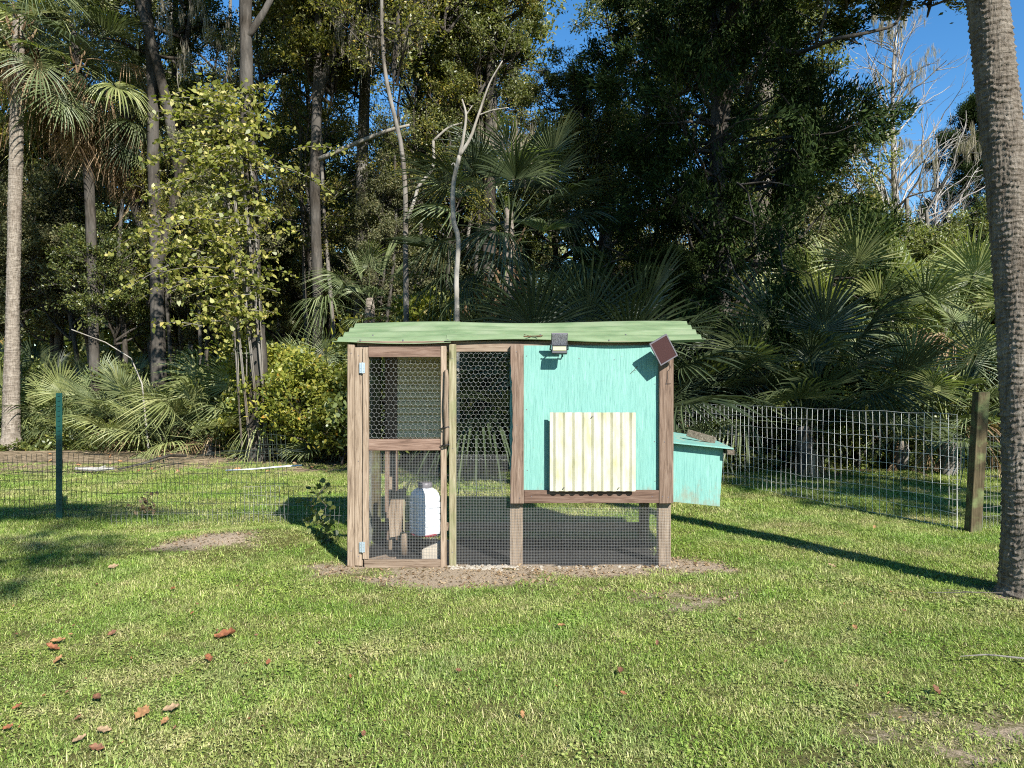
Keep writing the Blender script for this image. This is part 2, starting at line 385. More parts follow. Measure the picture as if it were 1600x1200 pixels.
wbox('rear_post', -1.10 - .12, -1.10, BK - .05, BK, .0, 1.97, M['red_z'])
wbox('rear_rail', -1.35, 1.31, BK + .002, BK + .04, 1.90, 2.0, M['tan_x'])
wbox('rear_rail', -1.35, 1.31, BK + .002, BK + .04, .08, .16, M['tan_x'])
wbox('header_beam', X_(557), X_(1049), 6.333, 6.37, 1.765, 1.855, M['tan_x'])
for x0 in (-1.352, 1.228): MB().add([(x0 + dx, y - OY, z + dz) for dx in (0, .04) for y, z in ((6.39, 1.76), (7.33, 1.93)) for dz in (0, .07)],
    [(0, 1, 3, 2), (4, 6, 7, 5), (0, 4, 5, 1), (2, 3, 7, 6), (0, 2, 6, 4), (1, 5, 7, 3)]).obj('side_rail', M['tan_x'], coop, .002)
# house walls
board('front_panel', 818.4, 1051.5, 6.330, 6.345, 540, 778, M['teal'], bevel=.001)
b = MB(); n = 30
for i in range(n + 1):     # paint-edged ply sliver showing past the wavy board
    z = Z_(766) + (Z_(560) - Z_(766)) * i / n
    b.v += [(X_(797.0) + .004 * math.sin(i * .9), .013, z), (X_(817), .013, z), (X_(817), .025, z), (X_(797.0) + .004 * math.sin(i * .9), .025, z)]
for i in range(n):
    for k in range(4): b.f.append((4 * i + k, 4 * i + (k + 1) % 4, 4 * i + 4 + (k + 1) % 4, 4 * i + 4 + k))
b.f += [(3, 2, 1, 0), (4 * n, 4 * n + 1, 4 * n + 2, 4 * n + 3)]
b.obj('ply_edge', M['teal'], coop)
wbox('inner_panel', .014, .026, 6.375, 7.33, .60, 1.80, M['teal_worn'], bevel=.001)
wbox('side_panel', 1.315, 1.327, 6.328, 7.42, .52, 1.81, M['teal'], bevel=.001)
wbox('back_panel', .09, 1.224, 7.40, 7.412, .56, 1.90, M['teal_worn'], bevel=.001)
wbox('house_floor', .03, 1.312, 6.375, 7.33, .565, .583, M['tan_x'], bevel=.001)
wbox('floor_joist', .1, 1.22, 6.8, 6.84, .50, .563, M['tan_x'])
# cream ribbed wall at the back of the run
def ribbed(x0, x1, z0, z1, n, depth, axis, y, name, m, parent, thick=.0015, fr=(.35, .5, .85, 1.)):
    prof = []
    for i in range(n):
        prof += [(i + .0, 0), (i + fr[0], 0), (i + fr[1], -depth), (i + fr[2], -depth), (i + fr[3], 0)][:4]
    prof.append((n, 0))
    v = []
    for a, d in prof:
        a /= n
        for w in (0, 1):
            for th in (0, thick):
                if axis == 'x': v.append((x0 + (x1 - x0) * a, y + d + th, z0 + (z1 - z0) * w))
                else: v.append((x0 + (x1 - x0) * w, y + d + th, z0 + (z1 - z0) * a))
    f = []
    for i in range(len(prof) - 1):
        q = 4 * i
        f += [(q, q + 4, q + 6, q + 2), (q + 1, q + 3, q + 7, q + 5), (q, q + 1, q + 5, q + 4), (q + 2, q + 6, q + 7, q + 3)]
    e = 4 * (len(prof) - 1)
    f += [(0, 2, 3, 1), (e, e + 1, e + 3, e + 2)]
    return MB().add(v, f).obj(name, m, parent)
ribbed(-1.095, -.60, .96, 1.86, 12, .030, 'z', BK - .06 - OY, 'ribbed_wall_sheet', plain('tan_wall_sheet', (.62, .53, .34), .6, var=.2), coop, .002, (.25, .45, .90, 1.))
sh = ribbed(X_(858.5), X_(991), Z_(765.5), Z_(644), 9, .015, 'x', -.070, 'shutter', M['cream'], coop, .002, (.34, .60, .86, 1.))
sh['label'] = 'cream ribbed shutter sheet screwed over teal panel'
for a, z in ((924, 650), (880, 760), (965, 760)):
    MB().tube([(X_(a), -.092, Z_(z)), (X_(a), -.078, Z_(z))], .005, 6).obj('screw', M['greypl'], sh)
for a in (868, 980):
    MB().box(X_(a), X_(a + 4), -.068, .009, Z_(748), Z_(655)).obj('batten', M['tan_z'], sh)

for o_, lst in ((coop, [(549.5, 552, 6.299), (549.5, 860, 6.299), (561, 556, 6.291), (561, 720, 6.291), (561, 868, 6.291), (807, 550, 6.283), (808, 664, 6.283), (812, 777, 6.283), (1040, 600, 6.287), (1037, 690, 6.287), (1043, 776, 6.287), (1034, 775, 6.287), (830, 775, 6.291), (925, 774, 6.291), (1018, 775, 6.291), (707, 560, 6.295), (708, 700, 6.295), (707, 862, 6.295)] + [(a_, b_, 6.329) for a_, b_ in ((823, 556), (823, 640), (824, 735), (1024, 600), (1023, 690), (1024, 752), (905, 560), (960, 562), (925, 757))]),):
    for px, py, y in lst:
        MB().tube([(X_(px), y - OY - .0015, Z_(py)), (X_(px), y - OY + .002, Z_(py))], .0042, 6).obj('nail_head', M['greypl'], o_)

# wire meshes ---------------------------------------------------------
def seg_prisms(A, B, r):
    """many thin 3-sided wires from A to B"""
    A = np.asarray(A, float); B = np.asarray(B, float); d = B - A; L = np.linalg.norm(d, axis=1, keepdims=True); d = d / np.maximum(L, 1e-9)
    ref = np.where(np.abs(d[:, 2:3]) > .8, np.array([[1., 0, 0]]), np.array([[0, 0, 1.]]))
    u = np.cross(d, ref); u /= np.linalg.norm(u, axis=1, keepdims=True); w = np.cross(d, u)
    r = np.asarray(r, float).reshape(-1, 1) if not np.isscalar(r) else r
    V = np.empty((len(A), 6, 3))
    for k in range(3):
        o = r * (math.cos(2.0944 * k) * u + math.sin(2.0944 * k) * w)
        V[:, k] = A + o; V[:, 3 + k] = B + o
    base = (np.arange(len(A)) * 6)[:, None, None]
    Fq = np.array([[0, 1, 4, 3], [1, 2, 5, 4], [2, 0, 3, 5]])[None] + base
    return V.reshape(-1, 3), Fq.reshape(-1, 4)
def clip_rect(A, B, u0, u1, v0, v1):
    out = []
    for (a, b) in zip(A, B):
        t0, t1 = 0., 1.; d = (b[0] - a[0], b[1] - a[1]); ok = True
        for i, (lo, hi) in enumerate(((u0, u1), (v0, v1))):
            if abs(d[i]) < 1e-9:
                if a[i] < lo or a[i] > hi: ok = False
            else:
                s, e = sorted(((lo - a[i]) / d[i], (hi - a[i]) / d[i])); t0 = max(t0, s); t1 = min(t1, e)
        if ok and t1 > t0: out.append((a[0] + d[0] * t0, a[1] + d[1] * t0, a[0] + d[0] * t1, a[1] + d[1] * t1))
    return np.array(out)
def hexwire(u0, u1, v0, v1, w=.04, fn=None, r=.0008, name='chicken_wire', parent=coop, m=None):
    h = w * .56; A = []; B = []
    nu = int((u1 - u0) / w) + 3; nv = int((v1 - v0) / (h * 1.5)) + 3
    for j in range(-1, nv):
        for i in range(-1, nu):
            cx = u0 + (i + .5 * (j % 2)) * w; cy = v0 + j * h * 1.5
            p = [(cx, cy + h), (cx + w / 2, cy + h / 2), (cx + w / 2, cy - h / 2), (cx, cy - h)]
            A += [p[0], p[1], p[2]]; B += [p[1], p[2], p[3]]
    jit = lambda p: (p[0] + .0022 * math.sin(p[0] * 311 + p[1] * 173), p[1] + .0022 * math.sin(p[0] * 241 - p[1] * 127))
    s = clip_rect([jit(p) for p in A], [jit(p) for p in B], u0, u1, v0, v1)
    a = np.array([fn(q[0], q[1]) for q in s]); b = np.array([fn(q[2], q[3]) for q in s])
    V, Fc = seg_prisms(a, b, r)
    return link(name, np_mesh(name, V, Fc), m or M['galv'], parent)
def gridwire(u0, u1, v0, v1, pu, pv, fn, r=.0006, name='hardware_cloth', parent=coop, m=None, nseg=6, wav=.0):
    A = []; B = []
    us = np.arange(u0, u1 + 1e-6, pu); vs = np.arange(v0, v1 + 1e-6, pv)
    tt = np.linspace(0, 1, nseg + 1)
    for u in us:
        for k in range(nseg): A.append(fn(u, v0 + (v1 - v0) * tt[k])); B.append(fn(u, v0 + (v1 - v0) * tt[k + 1]))
    for v in vs:
        for k in range(nseg): A.append(fn(u0 + (u1 - u0) * tt[k], v)); B.append(fn(u0 + (u1 - u0) * tt[k + 1], v))
    V, Fc = seg_prisms(A, B, r)
    return link(name, np_mesh(name, V, Fc), m or M['galv'], parent)
P12 = .0127
ripple = lambda u, v: .003 * math.sin(u * 9 + v * 4) + .002 * math.sin(v * 17)
fnf = lambda y: (lambda u, v: (u, y - OY + ripple(u, v), v))
fns = lambda x: (lambda u, v: (x + ripple(u, v), u - OY, v))
hexwire(X_(713), X_(799), .86, Z_(540), fn=fnf(6.345))
gridwire(X_(713), X_(798), .0, .92, P12, P12, fnf(6.341))
gridwire(X_(797), X_(1049), .0, Z_(786), P12, P12, fnf(6.345))
hexwire(6.40, 7.33, .9, 1.78, fn=fns(-1.33), m=M['galv_dull'])
gridwire(6.40, 7.33, .0, .92, P12, P12, fns(-1.336), m=M['galv_dull'])
hexwire(-1.26, -.02, .9, 1.88, fn=fnf(BK + .05), m=M['galv_dull'], w=.05, r=.0009)
gridwire(-1.26, 1.22, .0, .56, .0254, .0254, fnf(BK + .052), m=M['galv_dull'])

# door (a part) with its own pieces
door = empty('door', (0, 0, 0)); door.parent = coop
DY0, DY1 = 6.276, 6.312
board('stile', 568.2, 577.2, DY0, DY1, 543, 872, M['tan_z'], door)
board('stile', 689.2, 698.4, DY0, DY1, 541, 891, M['tan_z'], door)
board('rail', 577.4, 689.0, DY0 + .003, DY1, 542, 558, M['red_x'], door)
board('rail', 577.4, 689.0, DY0 + .003, DY1, 685.5, 703.5, M['red_x'], door)
board('rail', 570.5, 689.0, DY0 + .001, DY1, 873, 891, M['tan_x'], door)
hexwire(X_(577), X_(689), Z_(693), Z_(556), fn=fnf(6.317), parent=door)
gridwire(X_(577), X_(689), Z_(880), Z_(704), P12, P12, fnf(6.318), parent=door)
for py in (575, 853):
    h = MB(); h.box(X_(563.4), X_(567.4), DY0 - .004 - OY, DY0 - .001 - OY, Z_(py + 8), Z_(py - 8)); h.box(X_(568.6), X_(572), DY0 - .004 - OY, DY0 - .001 - OY, Z_(py + 8), Z_(py - 8))
    h.tube([(X_(568), DY0 - .006 - OY, Z_(py + 8.5)), (X_(568), DY0 - .006 - OY, Z_(py - 8.5))], .0045, 8)
    for dx in (-2.6, 2.4):
        for dz in (-5, 0, 5): h.tube([(X_(568 + dx), DY0 - .007 - OY, Z_(py + dz)), (X_(568 + dx), DY0 - .003 - OY, Z_(py + dz))], .003, 6)
    h.obj('hinge', M['zinc'], door)
lp = MB(); lp.tube([(X_(698.2 + .6 * math.sin(i)), DY0 - .022 - OY, Z_(578 + 118 * i / 10)) for i in range(11)], [.014, .019, .021, .02, .021, .022, .021, .02, .021, .02, .017], 10)
o = lp.obj('latch_pole', M['tan_z'], door, smooth=True); o['label'] = 'round pole latch beside door'
for py in (667, 694):
    MB().tube([(X_(698) + .028 * math.cos(a), DY0 - .018 - OY + .03 * math.sin(a), Z_(py + 1.2 * math.sin(a * 2))) for a in np.linspace(0, 6.28, 13)] + [(X_(688), DY0 - .01 - OY, Z_(py + 2))], .004, 5).obj('wire_loop', M['black'], door)

# roof sheets --------------------------------------------------------
def roof_sheet(xa0, xa1, dz, name, seed, lift=0):
    nx_, nv_ = 30, 60; v = []; y0, y1 = 6.278, 7.56
    for side in (0, 1):
        for j in range(nv_ + 1):
            t = j / nv_
            for i in range(nx_ + 1):
                s = i / nx_
                x = (xa0[0] + (xa1[0] - xa0[0]) * s) * (1 - t) + (xa0[1] + (xa1[1] - xa0[1]) * s) * t
                y = y0 + (y1 - y0) * t + .012 * math.sin(x * 3.1 + seed)
                z = 1.833 + .268 * t + dz + .020 * math.cos(2 * math.pi * t * 4.5) + .006 * math.sin(x * 2.4 + seed * 1.3 + t * 2) * (1 + t)
                z += .009 * math.exp(-(t / .12) ** 2) * math.sin(x * 4.2 + 1.1) + lift * math.exp(-((x - xa0[0]) / .35) ** 2)
                if seed == 1: z += -.015 * math.exp(-((x + 1.05) / .4) ** 2) * math.exp(-(t / .3) ** 2)
                v.append((x, y - OY, z - .004 * side))
    f = []; n = (nx_ + 1) * (nv_ + 1); w = nx_ + 1
    for j in range(nv_):
        for i in range(nx_):
            a = j * w + i; f += [(a, a + 1, a + w + 1, a + w), (n + a, n + a + w, n + a + w + 1, n + a + 1)]
    for i in range(nx_): f += [(i, n + i, n + i + 1, i + 1), (nv_ * w + i, nv_ * w + i + 1, n + nv_ * w + i + 1, n + nv_ * w + i)]
    for j in range(nv_): f += [(j * w, (j + 1) * w, n + (j + 1) * w, n + j * w), (j * w + nx_, n + j * w + nx_, n + (j + 1) * w + nx_, (j + 1) * w + nx_)]
    return MB().add(v, f).obj(name, M['roof'], coop, smooth=False)
r1 = roof_sheet((X_(521), -1.52), (-.50, -.50), 0, 'roof_sheet', 1); r2 = roof_sheet((-.555, -.555), (1.585, 1.70), .0075, 'roof_sheet', 2)
for r_ in (r1, r2): r_.data.polygons.foreach_set('use_smooth', [True] * len(r_.data.polygons)); r_.data.set_sharp_from_angle(angle=R(50))
r1['label'] = 'shorter green corrugated roof sheet over the door'; r2['label'] = 'longer green corrugated roof sheet over the house'
for x, y in ((-1.25, 6.33), (-.9, 6.335), (-.53, 6.33), (-.1, 6.335), (.35, 6.335), (.8, 6.335), (1.2, 6.335), (-1.2, 6.62), (-.3, 6.75), (.25, 6.75), (1.0, 6.75)):
    t_ = (y - 6.278) / 1.282; z = 1.833 + .268 * t_ + .017 * math.cos(2 * math.pi * t_ * 4.5) + .01
    MB().tube([(x, y - OY, z - .004), (x, y - OY - .001, z + .006)], .007, 8).obj('roof_screw', M['greypl'], r1 if x < -.53 else r2)

# nest box -----------------------------------------------------------
nb = empty('nest_box', (0, 0, 0)); nb.parent = coop; nb['label'] = 'teal nest box hung on the side wall'
def ext(poly, y0, y1, name, m, parent, bevel=.001):
    n = len(poly); v = [(x, y0 - OY, z) for x, z in poly] + [(x, y1 - OY, z) for x, z in poly]
    f = [tuple(range(n)), tuple(range(2 * n - 1, n - 1, -1))] + [(i, n + i, n + (i + 1) % n, (i + 1) % n) for i in range(n)]
    b = MB().add(v, f)
    me_ = b.mesh(name); bm = bmesh.new(); bm.from_mesh(me_); bmesh.ops.recalc_face_normals(bm, faces=bm.faces)
    if bevel: bmesh.ops.bevel(bm, geom=list(bm.edges), offset=bevel, segments=1, affect='EDGES')
    bm.to_mesh(me_); bm.free(); return link(name, me_, m, parent)
k2 = 6.4 / F; A_ = lambda px, py: ((px - 800) * k2, CAMZ - (py - 600) * k2)
ext([A_(1050.5, 784), A_(1124.6, 791.6), A_(1130.2, 699), A_(1050.5, 693)], 6.400, 6.412, 'front_board', M['teal'], nb)
ext([A_(1050.5, 784), A_(1122.4, 791.0), A_(1127.9, 699), A_(1050.5, 693)], 7.28, 7.292, 'rear_board', M['teal_worn'], nb)
ext([A_(1122.6, 791), (A_(1124.4, 791)), A_(1130, 700), A_(1128.2, 700)], 6.413, 7.279, 'end_board', M['teal'], nb)
ext([A_(1051, 784.5), A_(1122.5, 791), A_(1122.5, 789), A_(1051, 782.3)], 6.413, 7.279, 'bottom_board', M['tan_x'], nb)
def quadslab(c, th, name, m, parent):
    c = [Vector((x, y - OY, z)) for x, y, z in c]; v = c + [p - Vector((0, 0, th)) for p in c]
    return MB().add(v, [(0, 1, 2, 3), (7, 6, 5, 4), (0, 4, 5, 1), (1, 5, 6, 2), (2, 6, 7, 3), (3, 7, 4, 0)]).obj(name, m, parent, .001)
quadslab([((1050.8 - 800) * 6.32 / F, 6.32, 1.022), ((1146 - 800) * 6.32 / F, 6.315, .972), (1.90, 7.36, .985), (1.329, 7.36, 1.072)], .011, 'lid', M['teal_worn'], nb)
quadslab([((1136.5 - 800) * 6.32 / F, 6.325, .9655), ((1148 - 800) * 6.32 / F, 6.325, .9585), (1.885, 7.34, .965), (1.83, 7.34, .974)], .045, 'lid_batten', M['dark_y'], nb)
coop_bits = None

# ------------------------------------------------------------------ things on and in the coop
oc = empty('wood_offcut', (1.655, 6.72, 1.035)); oc.rotation_euler = (R(0), R(15), R(-20))
tag(oc, 'grey weathered wood offcut lying as a weight on the nest box lid', 'wood block')
MB().box(-.125, .125, -.02, .02, -.026, .034).obj('block', M['dark_y'], oc, .003)

def lamp_a():
    r_ = empty('solar_light', (X_(872.5), 6.325, Z_(541)))
    tag(r_, 'small solar floodlight with grey tree reflections painted on its panel mounted at the middle of the roof edge', 'solar light')
    T = Matrix.Translation((0, -.135, .052)) @ Matrix.Rotation(R(38), 4, 'X')
    MB().box(-.066, .066, -.006, .006, -.058, .058, T).obj('housing', M['greypl'], r_, .003)
    MB().box(-.060, .060, -.0085, -.0065, -.052, .052, T).obj('solar_panel', M['solar'], r_)
    T2 = Matrix.Translation((0, -.135, -.034)) @ Matrix.Rotation(R(-14), 4, 'X')
    MB().box(-.062, .062, -.016, .020, -.036, .032, T2).obj('lamp_head', M['black'], r_, .004)
    MB().box(-.052, .052, -.0195, -.0175, -.012, .020, T2).obj('lens', M['led'], r_, .001)
    for s in (-1, 1):
        MB().tube([(s * .068, -.135, .008), (s * .073, -.09, -.03), (s * .05, -.008, -.035)], .0055, 6).obj('bracket_arm', M['black'], r_)
    MB().box(-.055, .055, -.010, -.002, -.055, -.02).obj('wall_plate', M['black'], r_, .002)
    MB().tube([(.03, -.12, -.06), (.032, -.09, -.09), (.012, -.01, -.055)], .003, 5).obj('cable', M['black'], r_)
lamp_a()
def lamp_b():
    r_ = empty('solar_light', (X_(1031), 6.288, Z_(548)))
    tag(r_, 'square maroon solar panel in grey frame tilted askew at the right roof corner', 'solar light')
    T = Matrix.Translation((0, -.125, .0)) @ Matrix.Rotation(R(10), 4, 'Z') @ Matrix.Rotation(R(8), 4, 'X') @ Matrix.Rotation(R(-31), 4, 'Y')
    MB().box(-.082, .082, -.0, .018, -.102, .102, T).obj('housing', M['greypl'], r_, .006, seg=3)
    fr = MB()
    for (a, b_, c, d) in ((-.082, .082, .092, .102), (-.082, .082, -.102, -.092), (-.082, -.072, -.092, .092), (.072, .082, -.092, .092)): fr.box(a, b_, -.005, -.0005, c, d, T)
    fr.obj('rim', M['greypl'], r_, .001)
    MB().box(-.0715, .0715, -.0022, -.0006, -.0915, .0915, T).obj('solar_panel', M['solar_brown'], r_)
    MB().tube([(0, -.108, 0), (.02, -.06, .0), (.03, -.003, .01)], [.012, .010, .014], 8).obj('bracket_arm', M['greypl'], r_, smooth=True)
    MB().box(.062, .10, -.04, -.0, -.02, .035).obj('wall_plate', M['greypl'], r_, .004)
    MB().tube([(.075, -.006, -.03), (.07, -.008, -.09), (.08, -.008, -.14), (.058, -.008, -.17), (.055, -.008, -.23), (.045, -.008, -.27), (.085, -.008, -.268)], .0018, 5).obj('cable', M['black'], r_)
lamp_b()
tw = MB(); tw.tube([(X_(985), 6.326, Z_(584)), (X_(990), 6.318, Z_(579)), (X_(996), 6.324, Z_(572))], .002, 5); tw.tube([(X_(990), 6.318, Z_(579)), (X_(993.5), 6.312, Z_(579))], .0014, 4)
tag(tw.obj('twig', M['bark']), 'tiny dark twig stuck to the teal panel below the maroon solar panel', 'twig')
tw = MB(); tw.tube([(.105, 6.62, 1.925), (.15, 6.52, 1.905), (.19, 6.50, 1.905), (.26, 6.52, 1.91)], .005, 5); tw.tube([(.16, 6.51, 1.905), (.12, 6.47, 1.90), (.10, 6.44, 1.90)], .006, 5); tw.tube([(.2, 6.5, 1.905), (.24, 6.45, 1.895)], .004, 5)
tag(tw.obj('twig', M['dead']), 'dry forked twig lying on the green roof between the two solar lights', 'twig')

def waterer():
    x, y, z0 = (664 - 800) / F * 7.08, 7.08, CAMZ - (833 - 600) / F * 7.08
    r_ = empty('poultry_waterer', (x, y, z0), R(35)); tag(r_, 'white ribbed plastic poultry waterer with dark cap and red tray behind the mesh door', 'waterer')
    n = 40; H = .43
    prof = [(0, .112)] + [(h, w) for i in range(5) for h, w in ((.02 + i * .056, .116), (.06 + i * .056, .116), (.066 + i * .056, .110), (.072 + i * .056, .110))] + [(.33, .114), (.37, .104), (.40, .084), (.42, .055)]
    v = []
    for h, w in prof:
        for k in range(n):
            a = 2 * math.pi * (k + .5) / n; c, s = math.cos(a), math.sin(a); m_ = (abs(c) ** 6 + abs(s) ** 6) ** (1 / 6)
            v.append((w * c / m_, w * s / m_, h))
    f = [(i * n + k, i * n + (k + 1) % n, (i + 1) * n + (k + 1) % n, (i + 1) * n + k) for i in range(len(prof) - 1) for k in range(n)]
    f += [tuple(range(n))[::-1], tuple((len(prof) - 1) * n + k for k in range(n))]
    o = MB().add(v, f).obj('jug', M['white'], r_, smooth=True); o.data.set_sharp_from_angle(angle=R(38))
    MB().tube([(0, 0, .418), (0, 0, .425), (0, 0, .463), (0, 0, .468)], [.062, .066, .066, .06], 18).obj('cap', M['greypl'], r_, smooth=True)
    MB().tube([(0, 0, -.018), (0, 0, -.016), (0, 0, .004), (0, 0, .006)], [.10, .122, .128, .11], 20).obj('tray', M['redpl'], r_, smooth=True)
    h = MB(); h.tube([(0, 0, .46), (0, 0, 1.7)], .0016, 4)
    h.obj('hanging_wire', M['galv_dull'], r_)
waterer()
def board_inside():
    o = MB(); P = lambda px, py, d=6.9: W(px, py, d)
    pts = [P(609, 840), P(620, 838), P(628, 806), P(631, 763), P(624, 764), P(612, 772), P(607, 800)]
    v = [tuple(p) for p in pts] + [tuple(p + np.array((.02, .035, 0))) for p in pts]; n = len(pts)
    f = [tuple(range(n)), tuple(range(2 * n - 1, n - 1, -1))] + [(i, n + i, n + (i + 1) % n, (i + 1) % n) for i in range(n)]
    # legs to the ground
    o.add(v, f)
    return o
r_ = empty('roost_board', (-1.1, 6.9, 0)); tag(r_, 'upright brown board with rough edges standing left of the waterer', 'wooden board')
b = board_inside(); b.v = [(x + 1.1, y - 6.9, z) for x, y, z in b.v]; b.obj('board', M['tan_z'], r_)
MB().box(-.015, .015, .04, .07, 0, .66).obj('upright', M['tan_z'], r_, .002)
MB().box(.12, .135, .0, .035, .18, .62).obj('edge_strip', M['green_z'], r_, .002)
MB().box(.0, .13, .036, .06, .16, .19).obj('cross_piece', M['tan_x'], r_, .002)
lg = MB().tube([(0, 0, -.02), (.0, .0, .08), (.002, 0, .15), (0, 0, .165)], [.034, .03, .028, .022], 12).obj('log_stub', M['tan_z'], smooth=True)
lg.location = ((631 - 800) / F * 6.75, 6.75, 0.02); tag(lg, 'short upright log stub on the run floor below the waterer', 'log')
def rock(name, c, s, seed, m, parent=None, sub=2):
    bm = bmesh.new(); bmesh.ops.create_icosphere(bm, subdivisions=sub, radius=1); q = np.random.default_rng(seed); ph = q.uniform(0, 6, 6)
    for v in bm.verts:
        p = v.co; k = 1 + .16 * math.sin(p.x * 3 + ph[0]) + .13 * math.sin(p.y * 4 + ph[1]) + .1 * math.sin(p.z * 5 + ph[2])
        v.co = Vector((p.x * s[0], p.y * s[1], max(p.z, -.5) * s[2])) * k
    me_ = bpy.data.meshes.new(name); bm.to_mesh(me_); bm.free(); o = link(name, me_, m, parent); o.location = c; return o
sl = MB().add([(-.0, 0, 0), (.24, 0, 0), (.24, 0, .20), (.16, 0, .20), (.0, 0, .13)] + [(.0, .09, 0), (.24, .12, 0), (.24, .12, .19), (.16, .11, .19), (.0, .1, .12)],
              [(0, 1, 2, 3, 4), (9, 8, 7, 6, 5), (0, 5, 6, 1), (1, 6, 7, 2), (2, 7, 8, 3), (3, 8, 9, 4), (4, 9, 5, 0)]).obj('stone_block', M['stone'], None, .006)
sl.location = ((659 - 800) / F * 6.35, 6.345, 0); tag(sl, 'mossy angular stone block inside the coop door', 'stone')
for (px, w_, rz, lb) in ((590, .20, .5, 'loose short plank on the coop floor at the door hinge side'), (603, .16, -.5, 'second loose plank on the coop floor beside the log stub')):
    o = MB().box(-w_ / 2, w_ / 2, -.05, .05, 0, .03).obj('loose_plank', M['tan_x'], None, .003); o.location = ((px - 800) / F * 6.5, 6.48, .0); o.rotation_euler = (R(4), R(-6), rz)
    tag(o, lb, 'plank')
# pale gravel at the mesh foot
V_ = []; F_ = []
for i in range(200):
    x = rng.normal(-.22, .13) if i % 4 else rng.uniform(-.5, 1.4); y = 6.30 - abs(rng.normal(0, .05)) + (.03 if i % 2 else 0); s = rng.uniform(.006, .02)
    a = rng.uniform(0, 6.28, 4); n0 = len(V_)
    c = np.array((x, y, gzs(x, y) + s * .3))
    for k in range(4): V_.append(c + s * np.array((math.cos(a[0] + k * 1.57) * 1.3, math.sin(a[0] + k * 1.57), -.3)))
    V_.append(c + s * np.array((.1, .1, .6))); F_ += [(n0 + k, n0 + (k + 1) % 4, n0 + 4) for k in range(4)]
tag(link('gravel', np_mesh('gravel', V_, F_), M['gravelm']), 'pale gravel chips along the foot of the coop mesh', 'gravel', kind='stuff')

# crumbs of bark, clods and straw on the bare soil
P = []
while len(P) < 2300:
    x, y = rng.uniform(-3.6, 2.2), rng.uniform(5.3, 7.6)
    if float(dirt(np.array(x), np.array(y))) + rng.uniform(-.15, .15) > .35 and not (-1.38 < x < 1.34 and 6.33 < y): P.append((x, y, gzs(x, y) + .004))
P = np.array(P); dv = np.stack([np.cos(rng.uniform(0, 6.28, len(P))), np.sin(rng.uniform(0, 6.28, len(P))), rng.uniform(-.1, .5, len(P))], 1) * rng.uniform(.005, .020, (len(P), 1)) ** rng.choice([1., .88], (len(P), 1)); sv = np.cross(dv, (0, 0, 1.)) * rng.uniform(.12, .45, (len(P), 1))
V_ = np.stack([P - sv, P + sv, P + dv + sv * .4 + (0, 0, .004), P + dv * .6 - sv + (0, 0, .006)], 1).reshape(-1, 3)
me_ = np_mesh('ground_litter', V_, np.arange(len(V_)).reshape(-1, 4), {'rnd': rng.random(len(P))}); me_.materials.append(M['dead']); tag(link('ground_litter', me_), 'crumbs of straw and bark on the bare soil round the coop', 'litter', kind='stuff')

# ------------------------------------------------------------------ fences
def wires_along(base, top, L, pu, rows, r, name, parent, m, seg=.22, bow=.02, seed=0):
    """base(s)->(x,y,z), top(s)->height; vertical wires each pu, horizontal wires at row fractions or heights"""
    A = []; B = []
    q = np.random.default_rng(seed); ph = q.uniform(0, 6, 8)
    def pt(s, h):
        b_ = base(s); dy = bow * math.sin(s * 1.3 + ph[0]) + .4 * bow * math.sin(s * 4.1 + h * 5 + ph[1])
        return np.array((b_[0] + dy * .8, b_[1] + dy * .5, b_[2] + h + .006 * math.sin(s * 9 + h * 31 + ph[2])))
    s = 0.
    while s <= L:
        H = top(s); ks = max(2, int(H / .25))
        for k in range(ks): A.append(pt(s, H * k / ks)); B.append(pt(s, H * (k + 1) / ks))
        s += pu
    for h in rows:
        n = int(L / pu)
        for k in range(n):
            s0, s1 = k * pu, (k + 1) * pu
            if h <= top((s0 + s1) / 2) + .01: A.append(pt(s0, h)); B.append(pt(s1, h))
    V, Fc = seg_prisms(A, B, r); return link(name, np_mesh(name, V, Fc), m, parent)
fa = np.array((4.62, 7.9)); fb = np.array((2.76, 12.75)); fL = float(np.linalg.norm(fb - fa)); fd = (fb - fa) / fL
fr = empty('wire_fence', (4.62, 7.9, 0)); tag(fr, 'pale welded wire fence running from leaning wood post back behind the nest box', 'fence')
wires_along(lambda s: (fd[0] * s - .04, fd[1] * s, .02), lambda s: 1.17, fL, .098, [i * .146 for i in range(9)], .0020, 'wire_mesh', fr, M['fence_wire'], seed=1)
pb = W(1520, 830, 7.83); pt_ = W(1533, 612, 7.83)
lean = MB(); t_ = (pt_ - pb); v = []
for z_ in np.linspace(-.05, 1, 8):
    c = np.array((pb[0] - 4.62, pb[1] - 7.9, 0)) + np.array((t_[0] * z_, 0, 1.42 * z_)); s_ = .057
    v += [c + np.array((sx * s_, sy * s_, 0)) for sx, sy in ((-1, -1), (1, -1), (1, 1), (-1, 1))]
f = [(4 * i + k, 4 * i + (k + 1) % 4, 4 * i + 4 + (k + 1) % 4, 4 * i + 4 + k) for i in range(7) for k in range(4)] + [(3, 2, 1, 0), (28, 29, 30, 31)]
lean.add(v, f).obj('fence_post', M['dark_z'], fr, .004)
# right continuation past the post
fc = empty('wire_fence', (4.72, 7.9, 0)); tag(fc, 'darker wire fence stretch between leaning wood post and near palm trunk', 'fence')
wires_along(lambda s: (s * .92 - .2, s * .39 - .04, .0), lambda s: .98, 4.5, .055, [i * .105 for i in range(10)], .0016, 'wire_mesh', fc, M['galv_dull'], seed=4)
MB().box(4.2, 4.29, 1.7, 1.79, -.05, 1.3).obj('fence_post', M['dark_z'], fc, .004)
